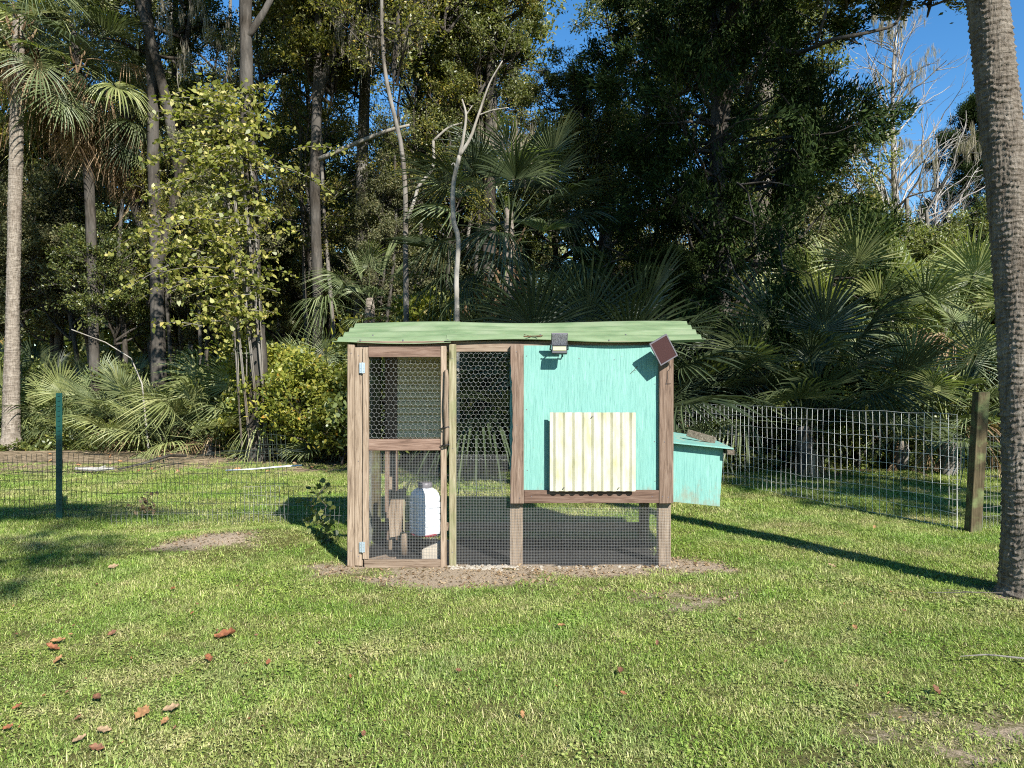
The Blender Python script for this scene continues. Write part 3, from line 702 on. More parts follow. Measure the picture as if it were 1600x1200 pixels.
# far-back fence rails behind the nest box corner
# left fence
lf = empty('wire_fence', (-8.2, 8.55, 0)); tag(lf, 'sagging dark wire fence hung on green metal post left of the coop', 'fence')
def ltop(s):
    x = -8.2 + s
    if x > -2.55: return .42 if x > -2.25 else .95
    if x > -3.3: return .56 + .42 * (x + 3.3) / .75
    return .70 + .035 * math.sin(x * 2.3)
lbase = lambda s: (s, (-.0 if s < 3.15 else -.13 * (s - 3.15)), gzs(-8.2 + s, 8.55) - .0)
wires_along(lbase, ltop, 5.8, .054, [i * .105 for i in range(10)], .0027, 'wire_mesh', lf, M['vinyl_wire'], bow=.05, seed=2)
wires_along(lambda s: (5.3 + s * .98, -.28 - .07 * s, .0), lambda s: .40, 1.45, .05, [0, .10, .2, .3, .4], .0017, 'wire_mesh', lf, M['galv_dull'], bow=.03, seed=3)
# pale lower apron
wires_along(lambda s: (3.9 + s, -.22 - .1 * s, gzs(-4.3 + s, 8.3)), lambda s: .13 + .06 * math.sin(s * 2), 1.9, .055, [0, .12], .0010, 'wire_mesh', lf, M['galv_dull'], bow=.03, seed=5)
# slumped roll of netting along the top
A = []; B = []
for k in range(6):
    ph = rng.uniform(0, 6.28); p0 = None
    for s in np.linspace(0, 5.9, 60):
        sag = -.10 * math.sin(min(1, s / 4.5) * math.pi) + .18 * max(0, (s - 2.6)) / 3
        p = np.array((s, -.02 + .10 * math.sin(s * 1.1 + k) + .05 * math.sin(k * 9), .56 + sag + .045 * math.sin(s * 2.6 + ph) + .012 * math.sin(s * 9 + k)))
        if p0 is not None: A.append(p0); B.append(p)
        p0 = p
V, Fc = seg_prisms(A, B, .0017); o = link('slumped_netting', np_mesh('slumped_netting', V, Fc), M['vinyl_wire'], lf); o['label'] = 'slumped dark netting sagging along the top'
tp = MB(); px0 = (93 - 800) / F * 8.5 + 8.2
tp.box(px0 - .035, px0 + .035, -.06, -.054, -.1, 1.40); tp.box(px0 - .004, px0 + .004, -.0535, -.01, -.1, 1.40)
for z in np.arange(.1, 1.38, .055): tp.box(px0 - .012, px0 + .012, -.068, -.0605, z, z + .018)
tp.obj('metal_post', M['greenpost'], lf, 0)
# white pipe lying on the sagging netting
p0 = W(353, 735, 8.35); p1 = W(472, 727, 8.15)
o = MB().tube([p0, (p0 * .66 + p1 * .34) + np.array((0, 0, -.006)), (p0 + 2 * p1) / 3, p1], .0085, 8).obj('white_pipe', M['white'], smooth=True); tag(o, 'thin white pipe resting across the sagging top of the left fence', 'pipe')

exec_marker = None
# ------------------------------------------------------------------ vegetation archetypes
def unit(v): return v / (np.linalg.norm(v, axis=-1, keepdims=True) + 1e-9)
def leaf_mesh(name, P, L, Wd, q, up=.6, D=None, six=False, fold=.18, dspread=1.):
    n = len(P); L = np.broadcast_to(L, n)[:, None] * q.uniform(.65, 1.3, (n, 1)); Wd = L * Wd
    d = q.normal(0, 1, (n, 3)) * dspread
    if D is not None: d = d * .6 + D
    d = unit(d); nn = q.normal(0, 1, (n, 3)); nn[:, 2] = np.abs(nn[:, 2]) + up * 1.6; nn = unit(nn - d * (nn * d).sum(1, keepdims=True)); s = np.cross(d, nn)
    if six:
        pts = [(0, 0), (.12, .40), (.48, .44), (1, 0), (.48, -.44), (.12, -.40)]
        V = np.stack([P + d * L * a + s * Wd * b + nn * L * (fold * abs(b) - .12 * a * a) for a, b in pts], 1); k = 6
    else:
        V = np.stack([P, P + d * L * .45 + s * Wd * .5 + nn * L * fold * .5, P + d * L - nn * L * .08, P + d * L * .45 - s * Wd * .5 + nn * L * fold * .5], 1); k = 4
    r_ = np.clip(q.beta(2, 2.2, n) + q.normal(0, .05, n), 0, 1)
    return np_mesh(name, V.reshape(-1, 3), np.arange(n * k).reshape(n, k), {'rnd': r_})

def grow(q, tubes, tips, p, d, L, r, lvl, nch, ratio=.55, ang=.8, up=.1, wand=.22, sides=5):
    n = 5; pts = [p.copy()]; c = p.copy(); d = d.copy()
    for i in range(n):
        d = unit(d + q.normal(0, wand, 3) + np.array((0, 0, up))); c = c + d * L / n; pts.append(c.copy())
    tubes.append((pts, [r * (1 - .62 * i / n) for i in range(n + 1)], sides if lvl else 3))
    if lvl == 0:
        for i in range(2, n + 1): tips.append((pts[i], d))
        return
    for k in range(nch):
        i = q.integers(2, n + 1); dd = unit(unit(q.normal(0, 1, 3)) * math.sin(ang) + d * math.cos(ang))
        grow(q, tubes, tips, pts[i], dd, L * ratio * q.uniform(.7, 1.2), r * .45, lvl - 1, nch, ratio, ang, up, wand, 4)

def tubes_mesh(name, tubes):
    b = MB()
    for pts, rad, s in tubes: b.tube(pts, rad, s, cap=False)
    me_ = b.mesh(name); me_.polygons.foreach_set('use_smooth', [True] * len(me_.polygons)); return me_

def crown(seed, H, Rr, nl, nper, leafL, lw=.5, sig=.22, six=False, shape=None, elev=(0.1, .9), up=.08, lvl=2, nch=4, name='crown', leader=True):
    q = np.random.default_rng(seed); tubes = []; tips = []
    if leader: tubes.append(([np.array((.12 * math.sin(i + seed), .12 * math.cos(i * 1.3), H * i / 7)) for i in range(8)], [(.015 if i == 0 else .011 * H * (1 - i / 8) + .01) for i in range(8)], 6))
    for i in range(nl):
        h = q.uniform(0, .9); az = i * 2.4 + q.uniform(-.4, .4); el = q.uniform(*elev)
        sh = shape(h) if shape else math.sqrt(max(.05, 1 - (h * 1.6 - .5) ** 2 * .7))
        d = np.array((math.cos(az) * math.cos(el), math.sin(az) * math.cos(el), math.sin(el)))
        grow(q, tubes, tips, np.array((0, 0, h * H)), d, Rr * sh * q.uniform(.5, .95), .05 * Rr / 3 + .01, lvl, nch, .55, .75, up)
    T = np.array([t[0] for t in tips]); Dd = np.array([t[1] for t in tips])
    keep = q.random(len(T)) < .9; T = T[keep]; Dd = Dd[keep]
    wgt = q.gamma(1.3, 1, len(T)); cnt = q.poisson(nper * wgt / wgt.mean()); idx = np.repeat(np.arange(len(T)), cnt)
    P = T[idx] + q.normal(0, sig, (len(idx), 3)) * np.array((1, 1, .6))
    return tubes_mesh(name + '_limbs', tubes), leaf_mesh(name, P, leafL, lw, q, six=six, D=Dd[idx] * .5, up=.15), T

limbA, leafA, _ = crown(11, 6.5, 3.4, 26, 19, .13, sig=.16)
limbB, leafB, _ = crown(12, 7.5, 3.0, 26, 17, .12, sig=.16)
limbC, leafC, _ = crown(13, 5.0, 3.6, 22, 21, .14, .45, sig=.17)
limbS, leafS, _ = crown(14, 1.8, 1.3, 16, 15, .10, .55, .12, nch=3)          # shrub
limbT, leafT, _ = crown(15, 2.2, 1.5, 18, 13, .11, .6, .15, nch=3, six=True)  # broad-leaved shrub
limbW, leafW, _ = crown(16, 8.0, 2.6, 22, 9, .11, .5, .16)                   # thin airy crown
CR = {'A': (limbA, leafA), 'B': (limbB, leafB), 'C': (limbC, leafC), 'S': (limbS, leafS), 'T': (limbT, leafT), 'W': (limbW, leafW)}
for k in CR: CR[k][1].materials.append(M['oak'])
for k in CR: CR[k][0].materials.append(M['bark'])
def add_crown(root, k, m, loc, s, rz=0., tilt=(0, 0), part='crown', limbs=True):
    s = s if isinstance(s, (tuple, list)) else (s, s, s)
    for nm, me_ in ((('limbs', CR[k][0]),) if limbs else ()) + ((part, CR[k][1]),):
        o = link(nm, me_, None, root); o.location = loc; o.scale = s; o.rotation_euler = (tilt[0], tilt[1], rz)
        if nm == part: o.material_slots[0].link = 'OBJECT'; o.material_slots[0].material = M[m]      # same leaves, own colour
    return o

def trunk_tube(pts, rads, parent, m, name='trunk', sides=12, sub=5, rough=.05, seed=0):
    """smooth trunk through points (Catmull-Rom) with an irregular section"""
    q = np.random.default_rng(seed); P = [np.asarray(p, float) for p in pts]; P = [2 * P[0] - P[1]] + P + [2 * P[-1] - P[-2]]; out = []; rr = []
    for i in range(1, len(P) - 2):
        for k in range(sub):
            t = k / sub; a, b, c, d = P[i - 1:i + 3]
            out.append(.5 * ((2 * b) + (-a + c) * t + (2 * a - 5 * b + 4 * c - d) * t * t + (-a + 3 * b - 3 * c + d) * t ** 3)); rr.append(rads[i - 1] * (1 - t) + rads[i] * t)
    out.append(P[-2]); rr.append(rads[-1])
    b = MB(); b.tube(out, rr, sides)
    n = len(out)
    for i in range(n):
        for k in range(sides):
            c = out[i]; v = np.array(b.v[i * sides + k]); b.v[i * sides + k] = tuple(c + (v - c) * (1 + q.normal(0, rough)))
    return b.obj(name, m, parent, smooth=True)

# fan fronds ------------------------------------------------------------
def fan(seed, pet=.8, Rb=.6, nseg=26, spread=115, droop=.25, costa=.25, mat_='palm', wid=.034, fold_=.6, lift=.12):
    q = np.random.default_rng(seed); V = []; Fc = []; rn = []
    def addq(vs, fs, r_):
        n = len(V); V.extend(vs); Fc.extend([[i + n for i in f] for f in fs]); rn.extend([r_] * len(fs))
    # petiole
    pts = [np.array((pet * t, 0, -.10 * pet * t * t)) for t in (0, .35, .7, 1)]
    for i in range(3):
        a, b = pts[i], pts[i + 1]; w0, w1 = .014 - .003 * i, .012 - .003 * i
        addq([a + (0, w0, 0), a - (0, w0, 0), b - (0, w1, 0), b + (0, w1, 0), a + (0, 0, -w0), b + (0, 0, -w1)], [(0, 1, 2, 3), (1, 4, 5, 2), (4, 0, 3, 5)], .55)
    hub = pts[-1]
    for i in range(nseg):
        f_ = (i + .5) / nseg * 2 - 1; a = R(spread) * f_; a += q.normal(0, .015)
        st = hub + np.array((costa * Rb * (1 - abs(f_)) ** 1.2, .02 * f_, -.10 * (1 - abs(f_)) * Rb * costa * 4))
        L = Rb * (1 - .32 * abs(f_) ** 2.2) * q.uniform(.9, 1.06)
        d = np.array((math.cos(a), math.sin(a), lift * abs(f_))); d /= np.linalg.norm(d); s = np.array((-math.sin(a), math.cos(a), 0)); r_ = np.clip(.5 + .25 * q.normal(), 0, 1); L *= q.uniform(.55, .8) if q.random() < .1 else 1
        ts = (0, .3, .62, .85, 1.); ws = (.10, .85, 1.0, .6, .04); w = wid * Rb / .6 * (1 if nseg > 20 else 1.3)
        dr = droop * q.uniform(.6, 1.5); ring = []
        for t, ww in zip(ts, ws):
            c = st + d * L * t + np.array((0, 0, -dr * L * t ** 2.6)) * (1 + .3 * abs(f_))
            e = s * w * ww * .5; up_ = np.array((0, 0, w * ww * fold_ * .5)); ring.append((c + e + up_, c - up_ * .3, c - e + up_))
        for j in range(4):
            a0, b0, c0 = ring[j]; a1, b1, c1 = ring[j + 1]
            addq([a0, b0, b1, a1], [(0, 1, 2, 3)], r_); addq([b0, c0, c1, b1], [(0, 1, 2, 3)], np.clip(r_ + .08, 0, 1))
    V = np.array(V); V[:, 2] += .03 * np.sin(V[:, 0] * 6 + seed) * np.cos(V[:, 1] * 7 + seed * 2); me_ = np_mesh('frond', V, Fc, {'rnd': rn}); me_.materials.append(M[mat_]); return me_
def hang(seed, pet=.5, L=.8, nseg=22, mat_='dead'):
    """dead frond folded down against the trunk: the petiole goes out, the blade hangs"""
    q = np.random.default_rng(seed); V = []; Fc = []; rn = []
    hub = np.array((pet * .75, 0, -pet * .55))
    def addq(vs, fs, r_):
        n = len(V); V.extend(vs); Fc.extend([[i + n for i in f] for f in fs]); rn.extend([r_] * len(fs))
    addq([np.array((0, .012, 0)), np.array((0, -.012, 0)), hub - (0, .006, 0), hub + (0, .006, 0)], [(0, 1, 2, 3)], .2)
    for i in range(nseg):
        f_ = (i + .5) / nseg * 2 - 1; o = hub.copy(); l = L * q.uniform(.6, 1.1); dx = q.normal(.06, .14); dy = f_ * .38 + q.normal(0, .05); w = .026 * q.uniform(.7, 1.3); c = o; r_ = q.random()
        prev = None
        for t in (0, .25, .6, 1):
            p = o + np.array((dx * l * t + .05 * math.sin(t * 3), dy * l * min(1, t * 1.5), -l * t ** 1.1)); tw = q.uniform(-.6, .6)
            e = np.array((math.sin(tw), math.cos(tw), 0)) * w * .5 * (1 - .85 * t)
            if prev is not None: addq([prev[0], prev[1], p - e, p + e], [(0, 1, 2, 3)], r_)
            prev = (p + e, p - e)
    me_ = np_mesh('dead_frond', V, Fc, {'rnd': rn}); me_.materials.append(M[mat_]); return me_
FR = {}
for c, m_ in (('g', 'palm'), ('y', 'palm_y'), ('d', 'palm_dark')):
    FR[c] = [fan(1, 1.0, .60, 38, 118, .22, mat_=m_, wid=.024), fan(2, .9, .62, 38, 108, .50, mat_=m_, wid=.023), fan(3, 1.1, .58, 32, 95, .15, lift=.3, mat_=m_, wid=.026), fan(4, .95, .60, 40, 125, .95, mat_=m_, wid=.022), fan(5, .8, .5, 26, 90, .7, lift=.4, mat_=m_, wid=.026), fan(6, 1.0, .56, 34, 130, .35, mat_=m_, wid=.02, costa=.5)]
BROWN = [fan(7, .9, .55, 26, 100, .8, mat_='dead', wid=.026), fan(8, 1.0, .5, 22, 80, 1.1, mat_='dead', wid=.024)]
FRY = {c: fan(9, .6, .7, 14, 22, .05, lift=.0, mat_=m_, wid=.04) for c, m_ in (('g', 'palm'), ('y', 'palm_y'), ('d', 'palm_dark'))}   # spear leaves
DEAD = [hang(1), hang(2, .6, .9), hang(3, .4, .7)]
def set_frond(o, loc, az, el, roll, s):
    # local +X points outwards and up
    m = Matrix.Rotation(az, 4, 'Z') @ Matrix.Rotation(-el, 4, 'Y') @ Matrix.Rotation(roll, 4, 'X')
    o.location = loc; o.rotation_euler = m.to_euler(); o.scale = (s, s, s)
def palmetto(x, y, n, s, col, label, group=None, z=None, stem=0., els=(12, 82), seed=0, dead=0, az=None, name='saw_palmetto', cat='palmetto'):
    z = gzs(x, y) if z is None else z; q = random.Random(seed * 77 + 5)
    r_ = empty(name, (x, y, z)); tag(r_, label, cat, group)
    if stem: trunk_tube([(0, 0, -.1), (.03, 0, stem * .5), (0, .02, stem)], [.13, .14, .12], r_, M['bark_mid'], 'stem', 9, 4, .14, seed)
    for i in range(n):
        t = (i + .5) / n; el = R(els[1] + (els[0] - els[1]) * t ** .85 + q.uniform(-6, 6)); a = i * 2.39996 + q.uniform(-.3, .3)
        if az: a = az[0] + (az[1] - az[0]) * ((i * .618) % 1)
        c = col if len(col) == 1 else q.choice(col)
        o = link('frond', FRY[c] if i == 0 else q.choice(BROWN) if c != 'd' and i > n * .6 and q.random() < .16 else q.choice(FR[c]), None, r_)
        set_frond(o, (0, 0, stem * .97 + .03), a, el, q.uniform(-.35, .35), s * q.uniform(.8, 1.12))
    for i in range(dead):
        o = link('dead_frond', q.choice(DEAD), None, r_); set_frond(o, (0, 0, stem * .9 + .1), q.uniform(0, 6.28), R(q.uniform(-25, 10)), 0, s * q.uniform(.8, 1.1))
    return r_
def palm(trunk_pts, rads, s, label, n=34, dead=10, col='g', seed=0, tm=None, sides=14, rough=.04, group=None, sub=6, trunk=None, elmin=-50):
    p0 = np.asarray(trunk_pts[0], float); top = np.asarray(trunk_pts[-1], float) - p0; q = random.Random(seed * 31 + 3)
    r_ = empty('cabbage_palm', tuple(p0)); tag(r_, label, 'palm tree', group)
    if trunk: trunk(r_)
    else: trunk_tube([np.asarray(p, float) - p0 for p in trunk_pts] + [np.asarray(trunk_pts[-1], float) - p0 + (0, 0, .35)], list(rads[:-1]) + [rads[-1] * .7, .02], r_, tm or M['palm_trunk_far'], 'trunk', sides, sub, rough, seed)
    for i in range(n):
        t = (i + .5) / n; el = R(80 + (elmin - 80) * t + q.uniform(-8, 8)); c = col if len(col) == 1 else q.choice(col)
        o = link('frond', FRY[c] if i < 2 else q.choice(BROWN) if i > n * .6 and q.random() < .09 else q.choice(FR[c]), None, r_)
        set_frond(o, tuple(top + np.array((0, 0, .25 - .6 * t * s))), i * 2.39996 + q.uniform(-.3, .3), el, q.uniform(-.4, .4), s * q.uniform(.85, 1.15))
    for i in range(dead):
        o = link('dead_frond', q.choice(DEAD), None, r_); set_frond(o, tuple(top + np.array((0, 0, -.35 - .5 * q.random()))), i * 2.4 + q.uniform(-.4, .4), R(q.uniform(-40, 0)), 0, s * q.uniform(.9, 1.5))
    for i in range(14):     # leaf bases below the crown
        a = i * 2.4; z0 = -.25 - .07 * i; b = MB(); c, s_ = math.cos(a), math.sin(a); rr = rads[-1]
        b.tube([(c * rr * .7, s_ * rr * .7, 0), (c * (rr + .07), s_ * (rr + .07), .10), (c * (rr + .16), s_ * (rr + .16), .30)], [.035, .028, .012], 4)
        o = b.obj('leaf_base', M['dead'], r_); o.location = tuple(top + np.array((0, 0, z0)))
        if not o.data.attributes.get('rnd'): at = o.data.attributes.new('rnd', 'FLOAT', 'FACE'); at.data.foreach_set('value', [q.random() * .7] * len(o.data.polygons))
    return r_

# ---------------------------------------------------------------- the near palm trunk at the right edge
def ringed_trunk(pts, rads, pitch, amp, sides, parent, m, seed, step):
    q = np.random.default_rng(seed); P = np.array(pts, float); zz = np.arange(P[0, 2], P[-1, 2], step)
    cx = np.interp(zz, P[:, 2], P[:, 0]); cy = np.interp(zz, P[:, 2], P[:, 1]); rr = np.interp(zz, P[:, 2], rads)
    for a in (cx, cy): a[:] = np.convolve(np.pad(a, 12, 'edge'), np.ones(25) / 25, 'valid')
    th = np.linspace(0, 2 * math.pi, sides, endpoint=False); T, Z = np.meshgrid(th, zz)
    jag = .30 * np.sin(T * 2 + Z * 1.3) + .16 * np.sin(T * 5 + Z * 3.1) + .12 * np.sin(T * 11 - Z * 7) + q.normal(0, .06, T.shape)
    ph = Z / pitch + jag; saw = 1 - (ph - np.floor(ph)); rnd_ring = np.sin(np.floor(ph) * 12.9898 + np.round(T * 5) * 4.1) * 43758.5; rnd_ring -= np.floor(rnd_ring)
    rad = rr[:, None] * (1 + .03 * np.sin(T * 2 + Z) + .02 * np.sin(T * 5 - Z * 3)) + amp * saw ** 3 * (.3 + 1.1 * rnd_ring) + q.normal(0, amp * .13, T.shape)
    rad += amp * .12 * np.sin(T * 37 + 5 * np.sin(Z * 7 + T * 2))
    V = np.stack([cx[:, None] + rad * np.cos(T), cy[:, None] + rad * np.sin(T), Z], -1).reshape(-1, 3); n = len(zz)
    i = np.arange(n - 1)[:, None] * sides; k = np.arange(sides)[None]; k1 = (k + 1) % sides
    Fc = np.stack([i + k, i + k1, i + sides + k1, i + sides + k], -1).reshape(-1, 4)
    return link('trunk', np_mesh('trunk', V, Fc), m, parent)
npx = (1603 - 800) / F * 5.45
npts = [(0, 0, -.05), (.005, 0, .12), (.0, 0, .6), (-.01, 0, 1.3), (-.045, 0, 2.0), (-.12, .0, 2.9), (-.25, .02, 4.2), (-.5, .05, 6), (-.7, .1, 7.6)]
palm([(npx + a, 5.45 + b, c) for a, b, c in npts], [.2] * 8 + [.15], 1.25, 'thick ringed palm trunk standing close at the right edge of the lawn', 34, 10, 'g', 5,
     trunk=lambda r_: ringed_trunk(npts, [.25, .175, .146, .138, .134, .129, .124, .124, .124], .043, .0125, 120, r_, M['palm_trunk'], 3, .0085))

# left tall palm
def lp_trunk(r_): ringed_trunk([(0, 0, -.1), (.0, 0, .3), (.04, 0, 3), (.10, 0, 6), (.2, 0, 10.0)], [.32, .18, .14, .135, .13], .11, .014, 40, r_, M['palm_trunk_far'], 6, .03)
b0 = np.array(((17 - 800) / F * 17.6, 17.6, 0.))
palm([b0, b0 + (.1, 0, 5), b0 + (.22, 0, 10.2)], [.2, .17, .165], 1.5, 'tall slim palm with pale ringed trunk at the left edge of the woods', 36, 7, 'gd', 8, trunk=lp_trunk)
# palms with brown skirts, top left
def tilt(px0, py0, px1, py1, d, top=None): return W(px0, py0, d), W(px1, py1, d)
P_ = lambda px, py, d: W(px, py, d)
palm([W(150, 690, 19.0) * (1, 1, 0), P_(140, 300, 19), P_(118, 75, 18.6)], [.12, .12, .13], 1.35, 'palm with a heavy skirt of tan dead fronds next to the tall slim palm', 34, 34, 'gy', 9, tm=M['bark'])
palm([W(262, 690, 20) * (1, 1, 0), P_(238, 420, 20), P_(205, 300, 20), P_(198, 175, 19.8)], [.15, .12, .12, .13], 1.15, 'leaning palm with dark brown skirt left of the vine covered trunk', 28, 30, 'gd', 10, tm=M['bark'])
palm([W(90, 690, 26) * (1, 1, 0), P_(95, 300, 26)], [.16, .16], 1.4, 'lower palm with bright fan crown behind the tall slim palm', 24, 4, 'y', 11)
palm([W(575, 690, 17) * (1, 1, 0), P_(578, 490, 17)], [.16, .17], 1.0, 'small palm with fan fronds rising behind the left end of the coop roof', 24, 6, 'g', 12)
palm([W(800, 690, 14.2) * (1, 1, 0), P_(795, 360, 14.2)], [.13, .14], 1.34, 'full round palm with hanging brown fronds behind the middle of the coop', 52, 14, 'gd', 13, )

# ---------------------------------------------------------------- palmettos
pal = [  # px, depth, py of base, n, scale, colours, stem, els, dead, label
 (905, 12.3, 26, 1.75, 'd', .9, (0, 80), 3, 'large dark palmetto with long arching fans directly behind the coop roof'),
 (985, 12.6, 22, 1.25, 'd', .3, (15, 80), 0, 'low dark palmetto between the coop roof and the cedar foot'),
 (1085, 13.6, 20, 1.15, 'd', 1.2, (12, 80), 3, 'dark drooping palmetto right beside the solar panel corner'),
 (1255, 12.9, 28, 1.62, 'dg', .8, (5, 78), 3, 'big black green palmetto with stiff fans behind the right fence'),
 (1335, 15.5, 28, 1.65, 'y', 2.3, (5, 80), 2, 'bright palmetto peeping over the top of the black green one'),
 (1405, 13.5, 20, 1.35, 'g', .5, (5, 80), 2, 'mid green palmetto filling the gap right of the black green one'),
 (1480, 15.0, 30, 1.8, 'gy', 2.0, (0, 80), 4, 'tall sunlit palmetto beside the near palm trunk, above the leaning post'),
 (1480, 12.6, 20, 1.25, 'yg', .6, (-5, 78), 3, 'yellowing palmetto straight behind the leaning wood post'),
 (1570, 13.4, 22, 1.5, 'g', 1.0, (-5, 80), 3, 'palmetto half hidden behind the near palm trunk'),
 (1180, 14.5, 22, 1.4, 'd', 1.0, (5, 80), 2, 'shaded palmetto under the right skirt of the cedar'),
 (1650, 15.0, 22, 1.6, 'gy', 1.2, (0, 80), 2, 'palmetto beyond the near palm trunk at the right border'),
 (45, 19.0, 18, 1.2, 'y', 0, (15, 85), 0, 'upright pale palmetto at the foot of the tall slim palm'),
 (110, 18.6, 18, 1.25, 'gy', 0, (15, 85), 0, 'upright pale palmetto just above the green metal post'),
 (215, 18.0, 20, 1.25, 'yg', 0, (10, 80), 0, 'spiky palmetto midway between green metal post and vine covered trunk'),
 (262, 17.0, 20, 1.2, 'y', 0, (10, 80), 0, 'spiky sunlit palmetto nearest the vine covered trunk on its left'),
 (325, 16.2, 24, 1.35, 'y', .2, (-20, 80), 3, 'arching palmetto with drooping tips below the vine covered trunk'),
 (380, 17.2, 18, 1.2, 'gy', .3, (0, 80), 1, 'palmetto right in front of the vine covered trunk foot'),
 (470, 18.5, 20, 1.3, 'gd', .9, (0, 80), 2, 'shaded palmetto between vine covered trunk and coop roof'),
 (515, 16.0, 20, 1.2, 'yg', .8, (-30, 80), 2, 'yellow green palmetto touching the left end of the coop roof'),
 (55, 22.5, 18, 1.3, 'gd', .8, (0, 80), 2, 'dark palmetto deeper in the woods behind the tall slim palm'),
 (160, 22.0, 16, 1.2, 'gd', .5, (0, 80), 1, 'dark palmetto deeper in the woods above the green metal post'),
 (620, 15.5, 18, 1.1, 'g', .4, (0, 80), 1, 'green palmetto seen through the mesh of the coop door'),
 (740, 14.0, 20, 1.15, 'd', .6, (0, 80), 1, 'dark palmetto seen through the middle mesh of the coop'),
 (-60, 18.5, 20, 1.3, 'y', .2, (10, 80), 1, 'pale palmetto cut off by the left border'),
]
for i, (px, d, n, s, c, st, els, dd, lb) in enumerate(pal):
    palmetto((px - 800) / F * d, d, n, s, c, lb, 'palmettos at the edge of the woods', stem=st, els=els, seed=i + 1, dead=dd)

# ---------------------------------------------------------------- cedar
def cedar_meshes(seed, H, Rr, nl, nper):
    q = np.random.default_rng(seed); tubes = []; tips = []
    tubes.append(([np.array((.1 * math.sin(i), .1 * math.cos(i), H * i / 9)) for i in range(10)], [.2 * (1 - i / 10) + .02 for i in range(10)], 8))
    for i in range(nl):
        h = q.uniform(.08, .97); az = i * 2.4 + q.uniform(-.3, .3); el = R(q.uniform(-12, 35) + 20 * h)
        L = Rr * (1 - h) ** .6 * q.uniform(.6, 1.08) * (1 if h > .2 else .85) + .3
        d = np.array((math.cos(az) * math.cos(el), math.sin(az) * math.cos(el), math.sin(el)))
        grow(q, tubes, tips, np.array((0, 0, h * H)), d, L, .045, 2, 3, .42, .6, -.03, .13)
    T = np.array([t[0] for t in tips]); Dd = np.array([t[1] for t in tips])
    cnt = q.poisson(nper * q.gamma(2, .5, len(T))); idx = np.repeat(np.arange(len(T)), cnt)
    P = T[idx] + q.normal(0, .13, (len(idx), 3)) * (1, 1, .8); D = Dd[idx] + np.array((0, 0, .35))
    lm = leaf_mesh('crown', P, .115, .30, q, D=unit(D) * 1.2, up=.1, fold=.05); lm.materials.append(M['cedar'])
    bm_ = tubes_mesh('limbs', tubes); bm_.materials.append(M['bark']); return bm_, lm
cb, cl = cedar_meshes(21, 12.5, 3.9, 150, 40)
def cedar(x, y, s, label, rz=0, group=None):
    r_ = empty('cedar_tree', (x, y, gzs(x, y) - .1)); tag(r_, label, 'cedar', group)
    for nm, me_ in (('trunk', cb), ('crown', cl)):
        o = link(nm, me_, None, r_); o.scale = s; o.rotation_euler = (0, 0, rz)
cedar(4.45, 16.5, (.88, .92, 1.15), 'huge dark cedar towering behind the right half of the coop', .4)
cedar(2.9, 14.6, (.42, .42, .33), 'small cedar growing at the foot of the huge dark cedar', 2)
cedar(18.5, 30.5, (.68, .68, 1.02), 'narrow dark cedar behind the bare tree, next to the near palm trunk', 1)
cedar(-1.9, 24, (.6, .6, .9), 'dark cedar deep in the woods behind the pale sapling', 3)

# ---------------------------------------------------------------- Spanish moss
def moss_mesh(seed, n, box, L=.5):
    q = np.random.default_rng(seed); P0 = q.uniform(-1, 1, (n // 46, 3)) * np.array(box); idx = np.repeat(np.arange(len(P0)), 34); k = len(idx)
    P = P0[idx] + q.normal(0, .035, (k, 3)); ll = (L * q.uniform(.4, 1.4, len(P0)))[idx] * q.uniform(.3, 1, k); P[:, 2] -= q.uniform(0, .7, k) * ll
    D = np.tile(np.array((0, 0, -1.)), (k, 1)); me_ = leaf_mesh('spanish_moss', P, ll, .035, q, D=D * 6, up=0, dspread=.25); me_.materials.append(M['moss']); return me_
MOSS = [moss_mesh(1, 1400, (1.2, .6, .8)), moss_mesh(2, 900, (.8, .6, .4), .8)]
def moss(root, loc, s, k=0, rz=0.):
    o = link('spanish_moss', MOSS[k], None, root); o.location = loc; o.scale = (s, s, s); o.rotation_euler = (0, 0, rz)

# ---------------------------------------------------------------- trees of the front row
def tree(name, label, pts, rads, m, crowns, cat='tree', group=None, mosses=(), extra=(), seed=0):
    p0 = np.asarray(pts[0], float).copy(); p0[2] = gzs(p0[0], p0[1]); r_ = empty(name, tuple(p0)); tag(r_, label, cat, group)
    P = [np.asarray(p, float) - p0 for p in pts]; P[0][2] = -.15
    trunk_tube(P, rads, r_, M[m], seed=seed)
    for (e, er, em) in extra: trunk_tube([np.asarray(p, float) - p0 for p in e], er, r_, M[em or m], 'branch', 8, seed=seed + 1)
    for i, (k, mm, loc, s, rz) in enumerate(crowns): add_crown(r_, k, mm, tuple(np.asarray(loc, float) - p0), s, rz)
    for (loc, s, k) in mosses: moss(r_, tuple(np.asarray(loc, float) - p0), s, k, seed)
    return r_
gr = lambda px, d: W(px, 690, d) * (1, 1, 0)
tree('oak_tree', 'dark forked oak leaning over the palms at upper left', [gr(250, 18.5), W(245, 420, 18.5), W(240, 250, 18.5), W(238, 120, 18.5), W(225, -60, 18.5)], [.2, .15, .13, .12, .10], 'bark',
     [('A', 'oak', W(150, 60, 19.5), .85, .3), ('B', 'oak', W(290, 120, 20), .8, 1.3), ('C', 'oak', W(240, -130, 18.5), .9, 2.)],
     extra=[([W(285, 300, 18.5), W(262, 170, 18.3), W(235, 60, 18), W(205, -40, 17.8)], [.12, .115, .11, .09], None), ([W(248, 420, 18.5), W(275, 300, 18.4), W(287, 240, 18.4)], [.09, .11, .12], None)], mosses=[(W(330, 60, 18.5), 1., 0)], seed=1)
VD = 15.0
